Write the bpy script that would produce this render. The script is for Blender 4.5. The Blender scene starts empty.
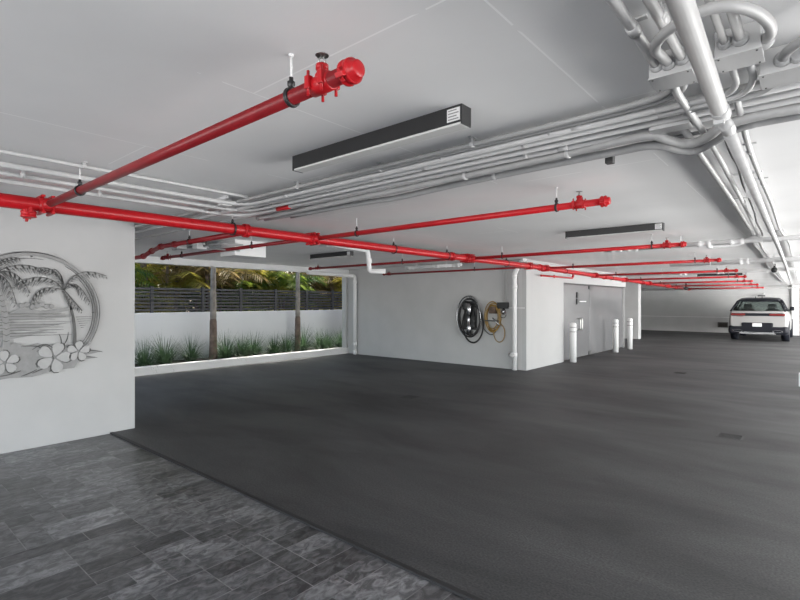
import bpy, bmesh, math, random
from mathutils import Vector, Matrix
random.seed(7)
S = bpy.context.scene
C = S.collection
R = math.radians
PI = math.pi

# ------------------------------------------------------------------ camera
cam_d = bpy.data.cameras.new('camera'); cam = bpy.data.objects.new('camera', cam_d); C.objects.link(cam)
cam.location = (0, 0, 1.6); cam.rotation_euler = (R(90), 0, R(40.5))
cam_d.sensor_width = 36; cam_d.lens = 490 / 800 * 36; cam_d.shift_y = 2 / 800
cam_d.clip_start = 0.05; cam_d.clip_end = 300
S.camera = cam

# ------------------------------------------------------------------ world, sun, daylight through the open sides, added fill lamps
W = bpy.data.worlds.new('world'); S.world = W; W.use_nodes = True
wn = W.node_tree.nodes; wl = W.node_tree.links
sky = wn.new('ShaderNodeTexSky'); sky.sky_type = 'NISHITA'; sky.sun_disc = False
sky.sun_elevation = R(50); sky.sun_rotation = R(-20); sky.air_density = 1.0; sky.dust_density = 2.0
wl.new(sky.outputs[0], wn['Background'].inputs[0]); wn['Background'].inputs[1].default_value = 0.55

sd = bpy.data.lights.new('sun', 'SUN'); sd.energy = 11.0; sd.angle = R(0.6); sd.color = (1, .95, .86)
so = bpy.data.objects.new('sun', sd); C.objects.link(so)
so.rotation_euler = Vector((0.12, -0.55, -0.80)).to_track_quat('-Z', 'Y').to_euler()

def area(name, loc, direction, sx, sy, power, color=(1, 1, 1)):
    d = bpy.data.lights.new(name, 'AREA'); d.shape = 'RECTANGLE'; d.size = sx; d.size_y = sy
    d.energy = power; d.color = color
    o = bpy.data.objects.new(name, d); C.objects.link(o); o.location = loc
    o.rotation_euler = Vector(direction).to_track_quat('-Z', 'Y').to_euler()
    return o
area('daylight_right', (6.9, 13.5, 1.05), (-1, 0, 0.05), 33, 2.0, 90, (1.0, .99, .97))
area('daylight_back', (-1.0, -9.0, 1.2), (0, 1, 0.0), 18, 2.3, 1000, (1.0, .99, .97))
area('ceiling_fill_right', (4.2, 16.2, .06), (-0.5, 0, 1), 27.5, 3.8, 4900, (1.0, .99, .97))  # added up-facing strip near the floor, under the slab, to brighten the ceiling
area('far_wall_fill', (6.6, 20.5, 1.2), (-.75, .8, 0), 4, 2.0, 1500, (1.0, .99, .97))  # added fill lamp aimed at the far wall to lift it

S.view_settings.view_transform = 'Standard'; S.view_settings.look = 'None'
S.view_settings.gamma = 1; S.view_settings.use_curve_mapping = False
S.view_settings.exposure = 0.15

# ------------------------------------------------------------------ materials
def mat(name, col, rough=.5, metal=0.0, var=0.0, vscale=3.0, bump=0.0, bscale=60.0, spec=None, coat=0.0):
    m = bpy.data.materials.new(name); m.use_nodes = True
    n = m.node_tree.nodes; l = m.node_tree.links; p = n['Principled BSDF']
    p.inputs['Base Color'].default_value = (*col, 1); p.inputs['Roughness'].default_value = rough
    p.inputs['Metallic'].default_value = metal
    if spec is not None: p.inputs['Specular IOR Level'].default_value = spec
    if coat: p.inputs['Coat Weight'].default_value = coat
    tc = n.new('ShaderNodeTexCoord')
    if var:
        t = n.new('ShaderNodeTexNoise'); t.inputs['Scale'].default_value = vscale; t.inputs['Detail'].default_value = 6
        l.new(tc.outputs['Object'], t.inputs['Vector'])
        r = n.new('ShaderNodeValToRGB')
        r.color_ramp.elements[0].position = .3; r.color_ramp.elements[1].position = .7
        r.color_ramp.elements[0].color = (*[c * (1 - var) for c in col], 1)
        r.color_ramp.elements[1].color = (*[min(1, c * (1 + var)) for c in col], 1)
        l.new(t.outputs['Fac'], r.inputs[0]); l.new(r.outputs[0], p.inputs['Base Color'])
    if bump:
        t2 = n.new('ShaderNodeTexNoise'); t2.inputs['Scale'].default_value = bscale; t2.inputs['Detail'].default_value = 5
        l.new(tc.outputs['Object'], t2.inputs['Vector'])
        b = n.new('ShaderNodeBump'); b.inputs['Strength'].default_value = bump; b.inputs['Distance'].default_value = .01
        l.new(t2.outputs['Fac'], b.inputs['Height']); l.new(b.outputs[0], p.inputs['Normal'])
    return m

M = {}
M['wall'] = mat('painted_concrete_wall', (.44, .44, .44), .75, var=.04, vscale=2, bump=.12, bscale=90)
M['white'] = mat('white_paint', (.70, .70, .70), .6, var=.02, vscale=2, bump=.05, bscale=80)
M['wallwhite'] = mat('white_wall_paint', (.41, .41, .41), .7, var=.02, vscale=2, bump=.08, bscale=80)
M['conduit'] = mat('white_painted_conduit', (.49, .49, .49), .40, var=.06, vscale=9)
M['flex'] = mat('painted_flexible_conduit', (.36, .36, .36), .45, var=.06, vscale=14)
M['steel'] = mat('grey_painted_box', (.46, .46, .46), .45, var=.05, vscale=12)
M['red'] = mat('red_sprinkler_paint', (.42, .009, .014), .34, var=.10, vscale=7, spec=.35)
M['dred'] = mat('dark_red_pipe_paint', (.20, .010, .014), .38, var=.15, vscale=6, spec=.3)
M['chrome'] = mat('dull_chrome', (.35, .35, .34), .3, metal=1)
M['black'] = mat('black_metal', (.018, .018, .019), .42, var=.1, vscale=8)
M['rubber'] = mat('black_rubber', (.02, .02, .021), .6)
M['diffuser'] = mat('frosted_diffuser', (.62, .62, .61), .4)
M['sticker'] = mat('paper_sticker', (.7, .7, .7), .6)
M['ink'] = mat('grey_ink', (.25, .25, .25), .6)
M['alum'] = mat('brushed_aluminium', (.235, .235, .235), .5, metal=0.0, var=.08, vscale=20)
M['alum_dark'] = mat('dark_anodised_edge', (.06, .06, .06), .5)
M['alum_light'] = mat('pale_aluminium', (.36, .36, .36), .5, metal=0.0, var=.05, vscale=20)
M['door'] = mat('grey_satin_glass', (.155, .155, .16), .16, var=.04, vscale=1.5)
M['yellow'] = mat('yellow_hose', (.26, .16, .04), .5, var=.15, vscale=20)
M['carwhite'] = mat('car_white_paint', (.25, .248, .245), .45, spec=.3)
M['carblack'] = mat('car_black_plastic', (.007, .008, .012), .5, spec=.2)
M['carglass'] = mat('car_tinted_glass', (.02, .024, .024), .04)
_n = M['carglass'].node_tree; _t = _n.nodes.new('ShaderNodeBsdfTransparent'); _t.inputs[0].default_value = (.62, .68, .66, 1); _x = _n.nodes.new('ShaderNodeMixShader'); _x.inputs[0].default_value = .68
_n.links.new(_n.nodes['Principled BSDF'].outputs[0], _x.inputs[1]); _n.links.new(_t.outputs[0], _x.inputs[2]); _n.links.new(_x.outputs[0], _n.nodes['Material Output'].inputs[0])
M['seat'] = mat('car_seat_leather', (.06, .06, .06), .6)
M['carred'] = mat('tail_light_red', (.13, .008, .008), .4, spec=.3)
M['plate'] = mat('plate_white', (.6, .6, .61), .4)
M['rim'] = mat('alloy_rim', (.35, .35, .36), .25, metal=1)
M['fence'] = mat('fence_slat_grey', (.055, .052, .050), .6, var=.2, vscale=6)
M['soil'] = mat('dark_soil', (.02, .017, .014), .95, var=.4, vscale=20, bump=.6, bscale=30)
M['trunk'] = mat('palm_trunk_bark', (.22, .20, .175), .9, var=.35, vscale=7, bump=.6, bscale=25)
M['trunk2'] = mat('tree_bark', (.11, .075, .055), .9, var=.4, vscale=9, bump=.7, bscale=20)
M['trunkfoot'] = mat('palm_foot_bark', (.13, .095, .075), .9, var=.4, vscale=9, bump=.6, bscale=22)
M['outside'] = mat('outside_concrete', (.45, .44, .42), .9, var=.1, vscale=1)
M['grate'] = mat('drain_grate', (.02, .02, .02), .6)

def leafmat(name, col, col2):
    m = bpy.data.materials.new(name); m.use_nodes = True
    n = m.node_tree.nodes; l = m.node_tree.links; p = n['Principled BSDF']
    t = n.new('ShaderNodeTexNoise'); t.inputs['Scale'].default_value = 1.7; t.inputs['Detail'].default_value = 3
    tc = n.new('ShaderNodeTexCoord'); l.new(tc.outputs['Object'], t.inputs['Vector'])
    r = n.new('ShaderNodeValToRGB'); r.color_ramp.elements[0].position = .35; r.color_ramp.elements[1].position = .68
    r.color_ramp.elements[0].color = (*col, 1); r.color_ramp.elements[1].color = (*col2, 1)
    l.new(t.outputs['Fac'], r.inputs[0]); l.new(r.outputs[0], p.inputs['Base Color'])
    p.inputs['Roughness'].default_value = .45
    tr = n.new('ShaderNodeBsdfTranslucent'); l.new(r.outputs[0], tr.inputs[0])
    mx = n.new('ShaderNodeMixShader'); mx.inputs[0].default_value = .52
    l.new(p.outputs[0], mx.inputs[1]); l.new(tr.outputs[0], mx.inputs[2])
    l.new(mx.outputs[0], n['Material Output'].inputs[0])
    return m
M['palmA'] = leafmat('palm_leaf_green', (.04, .10, .018), (.28, .34, .05))
M['palmB'] = leafmat('palm_leaf_yellow', (.13, .16, .025), (.66, .52, .10))
M['palmC'] = leafmat('palm_leaf_dry', (.14, .10, .04), (.46, .34, .15))
M['hedge'] = leafmat('hedge_leaf', (.006, .014, .004), (.05, .075, .012))
M['grass'] = leafmat('clump_grass', (.03, .06, .03), (.085, .15, .07))

def m_ceiling():
    m = mat('ceiling_white_paint', (.70, .70, .70), .8)
    n = m.node_tree.nodes; l = m.node_tree.links; p = n['Principled BSDF']
    tc = n.new('ShaderNodeTexCoord')
    mp = n.new('ShaderNodeMapping'); mp.inputs['Rotation'].default_value = (0, 0, R(90)); mp.inputs['Location'].default_value = (1.33, .84, 0)
    l.new(tc.outputs['Object'], mp.inputs[0])
    br = n.new('ShaderNodeTexBrick'); br.inputs['Scale'].default_value = 1; br.inputs['Mortar Size'].default_value = .0045
    br.inputs['Brick Width'].default_value = 2.44; br.inputs['Row Height'].default_value = 1.22; br.inputs['Mortar Smooth'].default_value = .1
    l.new(mp.outputs[0], br.inputs['Vector'])
    ns = n.new('ShaderNodeTexNoise'); ns.inputs['Scale'].default_value = 1.1; ns.inputs['Detail'].default_value = 4
    l.new(tc.outputs['Object'], ns.inputs['Vector'])
    gate = n.new('ShaderNodeMath'); gate.operation = 'GREATER_THAN'; gate.inputs[1].default_value = .49; l.new(ns.outputs['Fac'], gate.inputs[0])
    ln = n.new('ShaderNodeMath'); ln.operation = 'MULTIPLY'; l.new(br.outputs['Fac'], ln.inputs[0]); l.new(gate.outputs[0], ln.inputs[1])
    bl = n.new('ShaderNodeTexNoise'); bl.inputs['Scale'].default_value = .6; bl.inputs['Detail'].default_value = 5
    l.new(tc.outputs['Object'], bl.inputs['Vector'])
    st = n.new('ShaderNodeMapping'); st.inputs['Scale'].default_value = (1.5, 30, 1); l.new(tc.outputs['Object'], st.inputs[0])
    bs = n.new('ShaderNodeTexNoise'); bs.inputs['Scale'].default_value = 2; bs.inputs['Detail'].default_value = 4; l.new(st.outputs[0], bs.inputs['Vector'])
    h = n.new('ShaderNodeMath'); h.operation = 'MULTIPLY_ADD'; l.new(ln.outputs[0], h.inputs[0]); h.inputs[1].default_value = .35; l.new(bs.outputs['Fac'], h.inputs[2])
    b = n.new('ShaderNodeBump'); b.inputs['Strength'].default_value = .10; b.inputs['Distance'].default_value = .003
    l.new(h.outputs[0], b.inputs['Height']); l.new(b.outputs[0], p.inputs['Normal'])
    r = n.new('ShaderNodeValToRGB'); r.color_ramp.elements[0].position = .3; r.color_ramp.elements[1].position = .7
    r.color_ramp.elements[0].color = (.75, .75, .75, 1); r.color_ramp.elements[1].color = (.87, .87, .87, 1)
    l.new(bl.outputs['Fac'], r.inputs[0])
    mx = n.new('ShaderNodeMixRGB'); l.new(ln.outputs[0], mx.inputs[0]); l.new(r.outputs[0], mx.inputs[1]); mx.inputs[2].default_value = (.95, .95, .95, 1)
    l.new(mx.outputs[0], p.inputs['Base Color'])
    return m
M['ceiling'] = m_ceiling()

def m_asphalt():
    m = mat('dark_asphalt_coating', (.04, .04, .042), .62)
    n = m.node_tree.nodes; l = m.node_tree.links; p = n['Principled BSDF']
    tc = n.new('ShaderNodeTexCoord')
    a = n.new('ShaderNodeTexNoise'); a.inputs['Scale'].default_value = .7; a.inputs['Detail'].default_value = 8; a.inputs['Roughness'].default_value = .62; a.inputs['Distortion'].default_value = .4
    am = n.new('ShaderNodeMapping'); am.inputs['Scale'].default_value = (.5, 1.3, 1); am.inputs['Rotation'].default_value = (0, 0, R(-18)); l.new(tc.outputs['Object'], am.inputs[0]); l.new(am.outputs[0], a.inputs['Vector'])
    g = n.new('ShaderNodeTexNoise'); g.inputs['Scale'].default_value = 70; g.inputs['Detail'].default_value = 2
    l.new(tc.outputs['Object'], g.inputs['Vector'])
    r = n.new('ShaderNodeValToRGB'); r.color_ramp.elements[0].position = .32; r.color_ramp.elements[1].position = .72
    r.color_ramp.elements[0].color = (.027, .027, .028, 1); r.color_ramp.elements[1].color = (.082, .082, .083, 1)
    l.new(a.outputs['Fac'], r.inputs[0])
    r2 = n.new('ShaderNodeValToRGB'); r2.color_ramp.elements[0].position = .3; r2.color_ramp.elements[1].position = .75
    r2.color_ramp.elements[0].color = (.6, .6, .6, 1); r2.color_ramp.elements[1].color = (1.5, 1.5, 1.5, 1)
    l.new(g.outputs['Fac'], r2.inputs[0])
    mx = n.new('ShaderNodeMixRGB'); mx.blend_type = 'MULTIPLY'; mx.inputs[0].default_value = 1
    l.new(r.outputs[0], mx.inputs[1]); l.new(r2.outputs[0], mx.inputs[2]); l.new(mx.outputs[0], p.inputs['Base Color'])
    rr = n.new('ShaderNodeMapRange'); rr.inputs['To Min'].default_value = .70; rr.inputs['To Max'].default_value = .50; l.new(a.outputs['Fac'], rr.inputs[0]); l.new(rr.outputs[0], p.inputs['Roughness'])
    b = n.new('ShaderNodeBump'); b.inputs['Strength'].default_value = .35; b.inputs['Distance'].default_value = .004
    l.new(g.outputs['Fac'], b.inputs['Height']); l.new(b.outputs[0], p.inputs['Normal'])
    return m
M['asphalt'] = m_asphalt()

def m_tile():
    m = mat('slate_pavers', (.1, .1, .1), .30)
    n = m.node_tree.nodes; l = m.node_tree.links; p = n['Principled BSDF']
    tc = n.new('ShaderNodeTexCoord')
    at = n.new('ShaderNodeAttribute'); at.attribute_name = 'tint'
    sep = n.new('ShaderNodeSeparateColor'); l.new(at.outputs['Color'], sep.inputs[0])
    off = n.new('ShaderNodeVectorMath'); off.operation = 'MULTIPLY_ADD'; l.new(at.outputs['Color'], off.inputs[0]); off.inputs[1].default_value = (40, 40, 40)
    l.new(tc.outputs['Object'], off.inputs[2])
    sc = n.new('ShaderNodeMapping'); sc.inputs['Scale'].default_value = (1.0, .6, 1); sc.inputs['Rotation'].default_value = (0, 0, R(20)); l.new(off.outputs[0], sc.inputs[0])
    v = n.new('ShaderNodeTexNoise'); v.inputs['Scale'].default_value = 17; v.inputs['Detail'].default_value = 9; v.inputs['Roughness'].default_value = .68; v.inputs['Distortion'].default_value = .9
    l.new(sc.outputs[0], v.inputs['Vector'])
    r = n.new('ShaderNodeValToRGB'); r.color_ramp.elements[0].position = .42; r.color_ramp.elements[1].position = .64
    r.color_ramp.elements[0].color = (.066, .066, .068, 1); r.color_ramp.elements[1].color = (.205, .205, .208, 1)
    l.new(v.outputs['Fac'], r.inputs[0])
    k = n.new('ShaderNodeMapRange'); k.inputs['To Min'].default_value = .48; k.inputs['To Max'].default_value = 1.6; l.new(sep.outputs[0], k.inputs[0])
    mx = n.new('ShaderNodeVectorMath'); mx.operation = 'SCALE'; l.new(r.outputs[0], mx.inputs[0]); l.new(k.outputs[0], mx.inputs['Scale'])
    l.new(mx.outputs[0], p.inputs['Base Color'])
    b = n.new('ShaderNodeBump'); b.inputs['Strength'].default_value = .25; b.inputs['Distance'].default_value = .004
    l.new(v.outputs['Fac'], b.inputs['Height']); l.new(b.outputs[0], p.inputs['Normal'])
    return m
M['tile'] = m_tile()
M['grout'] = mat('pale_grout', (.27, .27, .27), .9, var=.35, vscale=8)

# ------------------------------------------------------------------ geometry helpers (all coordinates in metres, world space)
def box(bm, x0, x1, y0, y1, z0, z1, bev=0.0):
    g = bmesh.new()
    v = [g.verts.new((x, y, z)) for x in (x0, x1) for y in (y0, y1) for z in (z0, z1)]
    for f in ((0, 1, 3, 2), (4, 6, 7, 5), (0, 4, 5, 1), (2, 3, 7, 6), (0, 2, 6, 4), (1, 5, 7, 3)): g.faces.new([v[i] for i in f])
    bmesh.ops.recalc_face_normals(g, faces=g.faces)
    if bev: bmesh.ops.bevel(g, geom=list(g.edges), offset=bev, segments=2, affect='EDGES', profile=.5)
    merge(bm, g); return bm
def merge(bm, g):
    me = bpy.data.meshes.new('t'); g.to_mesh(me); g.free(); bm.from_mesh(me); bpy.data.meshes.remove(me)
def frames(pts):
    P = [Vector(p) for p in pts]; T = []
    for i in range(len(P)):
        a = P[max(0, i - 1)]; b = P[min(len(P) - 1, i + 1)]; T.append((b - a).normalized())
    up = Vector((0, 0, 1)) if abs(T[0].z) < .9 else Vector((1, 0, 0))
    n = (up - T[0] * up.dot(T[0])).normalized(); out = []
    for i, t in enumerate(T):
        n = (n - t * n.dot(t)).normalized(); out.append((P[i], t, n, t.cross(n)))
    return out
def tube(bm, pts, r, seg=12, cap=True):
    rr = r if hasattr(r, '__len__') else [r] * len(pts)
    rings = []
    for (p, t, n, b), q in zip(frames(pts), rr):
        rings.append([bm.verts.new(p + (n * math.cos(2 * PI * k / seg) + b * math.sin(2 * PI * k / seg)) * q) for k in range(seg)])
    for A, B in zip(rings, rings[1:]):
        for k in range(seg): bm.faces.new((A[k], A[(k + 1) % seg], B[(k + 1) % seg], B[k])).smooth = True
    if cap:
        bm.faces.new(rings[0][::-1]); bm.faces.new(rings[-1])
    return bm
def lathe(bm, a, axis, prof, seg=16):
    a = Vector(a); t = Vector(axis).normalized(); pts = []; rr = []
    up = Vector((0, 0, 1)) if abs(t.z) < .9 else Vector((1, 0, 0))
    n = (up - t * up.dot(t)).normalized(); b = t.cross(n); rings = []
    for s, r in prof: rings.append([bm.verts.new(a + t * s + (n * math.cos(2 * PI * k / seg) + b * math.sin(2 * PI * k / seg)) * max(r, .0004)) for k in range(seg)])
    for A, B in zip(rings, rings[1:]):
        for k in range(seg): bm.faces.new((A[k], A[(k + 1) % seg], B[(k + 1) % seg], B[k])).smooth = True
    bm.faces.new(rings[0][::-1]); bm.faces.new(rings[-1])
    return bm
def fillet(pts, rad, n=7):
    P = [Vector(p) for p in pts]; out = [P[0]]
    for i in range(1, len(P) - 1):
        a = P[i - 1] - P[i]; c = P[i + 1] - P[i]; d = min(rad, a.length * .49, c.length * .49)
        s = P[i] + a.normalized() * d; e = P[i] + c.normalized() * d
        for k in range(n + 1):
            u = k / n; out.append(s * (1 - u) ** 2 + P[i] * 2 * u * (1 - u) + e * u * u)
    out.append(P[-1]); return out
def smooth_path(pts, n=8):
    P = [Vector(p) for p in pts]; out = []
    for i in range(len(P) - 1):
        p0 = P[max(0, i - 1)]; p1 = P[i]; p2 = P[i + 1]; p3 = P[min(len(P) - 1, i + 2)]
        for k in range(n):
            u = k / n
            out.append(.5 * ((2 * p1) + (p2 - p0) * u + (2 * p0 - 5 * p1 + 4 * p2 - p3) * u * u + (3 * p1 - p0 - 3 * p2 + p3) * u ** 3))
    out.append(P[-1]); return out
def torus(bm, c, axis, RR, r, seg=20, s2=8, sc=(1, 1)):
    c = Vector(c); t = Vector(axis).normalized(); up = Vector((0, 0, 1)) if abs(t.z) < .9 else Vector((1, 0, 0))
    n = (up - t * up.dot(t)).normalized(); b = t.cross(n); rings = []
    for i in range(seg):
        a = 2 * PI * i / seg; d = n * math.cos(a) * sc[0] + b * math.sin(a) * sc[1]
        rings.append([bm.verts.new(c + d * RR + (d.normalized() * math.cos(2 * PI * k / s2) + t * math.sin(2 * PI * k / s2)) * r) for k in range(s2)])
    for i in range(seg):
        A = rings[i]; B = rings[(i + 1) % seg]
        for k in range(s2): bm.faces.new((A[k], B[k], B[(k + 1) % s2], A[(k + 1) % s2])).smooth = True
    return bm
def prism(bm, poly, o, u, v, n, d):
    """polygon (a,b) in plane o+a*u+b*v, extruded by d along n"""
    o, u, v, n = map(Vector, (o, u, v, n))
    A = [bm.verts.new(o + u * a + v * b) for a, b in poly]; B = [bm.verts.new(o + u * a + v * b + n * d) for a, b in poly]
    fs = [bm.faces.new(A), bm.faces.new(B[::-1])]
    k = len(poly)
    for i in range(k): fs.append(bm.faces.new((A[i], B[i], B[(i + 1) % k], A[(i + 1) % k])))
    bmesh.ops.recalc_face_normals(bm, faces=fs); return bm
def N(): return bmesh.new()

def origin(p):
    v = Vector((0, 0, 0))
    while p: v = v + p.location; p = p.parent
    return v
def obj(name, bm, m, parent=None, base=None):
    me = bpy.data.meshes.new(name)
    sh = origin(parent) if parent else Vector((0, 0, 0))
    o = bpy.data.objects.new(name, me); C.objects.link(o)
    if base is not None and not parent: sh = Vector(base); o.location = base
    if sh.length: bmesh.ops.translate(bm, verts=bm.verts, vec=-sh)
    bm.to_mesh(me); bm.free()
    for x in (m if isinstance(m, (list, tuple)) else [m]): me.materials.append(M[x])
    if parent: o.parent = parent
    return o
def thing(name, label, cat, loc, group=None):
    o = bpy.data.objects.new(name, None); C.objects.link(o); o.location = loc; o.empty_display_size = .1
    o['label'] = label; o['category'] = cat
    if group: o['group'] = group
    return o
def tag(o, label, cat, group=None, kind=None):
    o['label'] = label; o['category'] = cat
    if group: o['group'] = group
    if kind: o['kind'] = kind
    return o
def struct(name, bm, m, parent=None, label=None):
    o = obj(name, bm, m, parent)
    if not parent: o['kind'] = 'structure'
    if label: o['label'] = label
    return o
def dup(root, loc, label=None, rz=0):
    r = root.copy(); C.objects.link(r); r.location = loc; r.rotation_euler = (0, 0, rz)
    if label: r['label'] = label
    for ch in list(root.children):
        c = ch.copy(); C.objects.link(c); c.parent = r
        for g in ch.children:
            d = g.copy(); C.objects.link(d); d.parent = c
    return r

def drop(y): return -.0092 * max(0.0, y - 11.0)
def ZC(y): return 2.60 + drop(y)           # ceiling underside
def ZP(y): return 2.425 + drop(y)          # sprinkler pipe centre line
XM = lambda y: -5.03 - .0026 * (y - 1)     # main pipe line

# ================================================================== SETTING
struct('ground', box(N(), -60, 60, -50, 80, -.30, -.03), 'outside', label='pale concrete ground outside the garage')
# asphalt floor with a slightly wavy front edge
bm = N(); xs = [-11.35 + i * .1 for i in range(0, 184)]
top = []; bot = []
for x in xs:
    y = 2.265 + .008 * math.sin(x * 2.1) + .005 * math.sin(x * 7.3 + 1)
    if x < -6.86: y = -4.0
    top.append(bm.verts.new((x, y, .0))); bot.append(bm.verts.new((x, y, -.03)))
far = [bm.verts.new((x, 30.6, .0)) for x in xs]
for i in range(len(xs) - 1):
    bm.faces.new((top[i], top[i + 1], far[i + 1], far[i])); bm.faces.new((bot[i], bot[i + 1], top[i + 1], top[i]))
struct('floor', bm, 'asphalt', label='dark grey asphalt coated garage floor')
# paver floor, slightly lower than the asphalt; one face per paver
ZT = -.012
struct('floor_grout', box(N(), -6.62, 7, -4.2, 2.27, -.03, ZT - .002), 'grout', label='pale joints between the slate pavers')
bm = N(); cl = bm.loops.layers.float_color.new('tint')
cell = .158; nx = 86; ny = 41; used = [[False] * ny for _ in range(nx)]
sizes = [(1, 1), (1, 2), (1, 2), (1, 3), (2, 1), (2, 2), (2, 2), (2, 3), (2, 3), (1, 2)]
for j in range(ny - 1, -1, -1):
    for i in range(nx):
        if used[i][j]: continue
        opts = sizes[:]; random.shuffle(opts)
        if j == ny - 1: opts = [(1, 2), (1, 3), (1, 2)]; random.shuffle(opts)
        for a, b in opts + [(1, 1)]:
            if i + a <= nx and j - b + 1 >= 0 and all(not used[p][q] for p in range(i, i + a) for q in range(j - b + 1, j + 1)): break
        for p in range(i, i + a):
            for q in range(j - b + 1, j + 1): used[p][q] = True
        g = .0030
        x0 = -6.60 + i * cell; x1 = x0 + a * cell; y1 = 2.268 - (ny - 1 - j) * cell; y0 = y1 - b * cell
        f = bm.faces.new([bm.verts.new(c) for c in ((x0 + g, y0 + g, ZT), (x1 - g, y0 + g, ZT), (x1 - g, y1 - g, ZT), (x0 + g, y1 - g, ZT))])
        t = (random.random(), random.random(), random.random(), 1)
        for lp in f.loops: lp[cl] = t
struct('floor_pavers', bm, 'tile', label='mixed size dark slate pavers in the foreground')
struct('trim_8', box(N(), -6.60, 7, 2.255, 2.290, -.03, .003), 'rubber', label='black sealed joint between pavers and asphalt')
# ceiling slab, level near the camera and falling gently towards the far end
bm = N()
prof = [(-4.2, 2.60), (11, 2.60), (30.6, ZC(30.6))]
prism(bm, prof + [(30.6, 3.0), (-4.2, 3.0)], (-11.35, 0, 0), (0, 1, 0), (0, 0, 1), (1, 0, 0), 18.4)
struct('ceiling', bm, 'ceiling', label='white painted concrete ceiling with board marks')
# walls
struct('wall_left', box(N(), -6.85, -6.60, -4.2, 2.545, -.03, 2.602, .004), 'wall', label='pale grey wall carrying the round metal palm relief')
struct('trim_1', box(N(), -11.36, -11.15, -4.2, 10.6, 2.455, 2.602, .006), 'white', label='white beam above the planter opening')
struct('trim_2', box(N(), -11.36, -11.17, -4.2, 10.6, -.03, .18, .006), 'white', label='low white kerb under the planter opening')
struct('trim_3', box(N(), -11.36, -11.18, 10.50, 10.62, -.03, 2.602, .004), 'wall', label='narrow wall end beside the planter opening')
struct('wall_middle', box(N(), -11.36, -5.30, 10.60, 10.85, -.03, 2.61), 'wall', label='grey wall carrying the black car charger')
bm = N()
box(bm, -5.42, -5.18, 10.602, 12.80, -.03, 2.61, .004); box(bm, -5.42, -5.18, 12.80, 18.34, 2.12, 2.61)
struct('wall_doorside', bm, 'wallwhite', label='white wall face around the grey double door')
struct('wall_recess', box(N(), -9.0, -5.42, 18.20, 18.42, -.03, 2.61), 'wall')
struct('wall_stub', box(N(), -9.0, -5.92, 22.80, 23.20, -.03, 2.55, .004), 'wall', label='grey stub wall beyond the double door')
struct('wall_side', box(N(), -9.2, -9.0, 18.2, 30.6, -.03, 2.61), 'wall')
bm = N(); box(bm, -9.2, -.72, 30.40, 30.65, -.03, 2.5)
struct('wall_back', bm, 'wall', label='pale far wall behind the parked car')
struct('trim_4', box(N(), -.98, -.70, 30.22, 30.40, -.03, 2.5, .004), 'white', label='white pilaster on the far wall right of the car')
struct('trim_5', box(N(), -9.0, -1.0, 30.37, 30.41, .79, .815), 'white', label='thin ledge line along the far wall')
struct('trim_6', box(N(), -9.0, -1.0, 30.36, 30.41, 1.93, 1.97), 'steel', label='thin conduit line high on the far wall')
struct('door_2', box(N(), -.70, .5, 30.45, 30.50, 0, 2.3), 'black')
struct('wall_backright', box(N(), -.72, 7.0, 30.52, 30.7, -.03, 2.55), 'wall')
# opening side: columns and lintel on the right, where daylight comes in
# planter wall beyond the opening
struct('wall_planter', box(N(), -12.62, -12.42, -6, 12.5, -.1, 1.335, .006), 'white', label='white garden wall behind the planter')
struct('trim_7', box(N(), -12.42, -11.36, -6, 12.5, -.1, .12), 'soil', label='dark soil of the planter bed')

struct('ground_garden', box(N(), -60, -12.63, -50, 80, -.25, .0), 'soil', label='dark soil of the garden behind the fence')
# door_1 : satin grey double door
d1 = bpy.data.objects.new('door_1', None); C.objects.link(d1); d1.location = (-5.30, 15.0, 0); d1['kind'] = 'structure'
d1['label'] = 'wide grey satin double door behind the white bollards'
obj('door_leaf', box(N(), -5.30, -5.26, 12.82, 14.99, .012, 2.09, .003), 'door', d1)
obj('door_leaf', box(N(), -5.30, -5.26, 15.01, 18.28, .012, 2.09, .003), 'door', d1)
obj('door_frame', box(N(), -5.40, -5.20, 12.80, 18.30, 2.09, 2.125), 'black', d1)
obj('door_frame', box(N(), -5.32, -5.22, 18.28, 18.32, .0, 2.12), 'steel', d1)
for z0, z1 in ((.01, .13), (1.99, 2.09)):
    obj('hinge', box(N(), -5.31, -5.235, 14.88, 15.12, z0, z1, .004), 'black', d1)
bm = N()
tube(bm, fillet([(-5.262, 14.02, .80), (-5.18, 14.02, .80), (-5.18, 14.02, 1.12), (-5.262, 14.02, 1.12)], .03), .014)
tube(bm, fillet([(-5.262, 14.22, .80), (-5.20, 14.22, .80), (-5.20, 14.22, 1.12), (-5.262, 14.22, 1.12)], .03), .014)
obj('door_handle', bm, 'chrome', d1)
card = thing('door_lock', 'two stacked black lock plates on the grey double door', 'lock', (-5.30, 13.95, 1.55))
obj('lock_plate', box(N(), -5.26, -5.225, 13.90, 14.04, 1.53, 1.69, .006), 'black', card)
obj('lock_plate', box(N(), -5.26, -5.225, 13.90, 14.04, 1.72, 1.88, .006), 'black', card)
obj('lever', box(N(), -5.235, -5.205, 14.02, 14.55, 1.60, 1.63, .004), 'plate', card)

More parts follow.
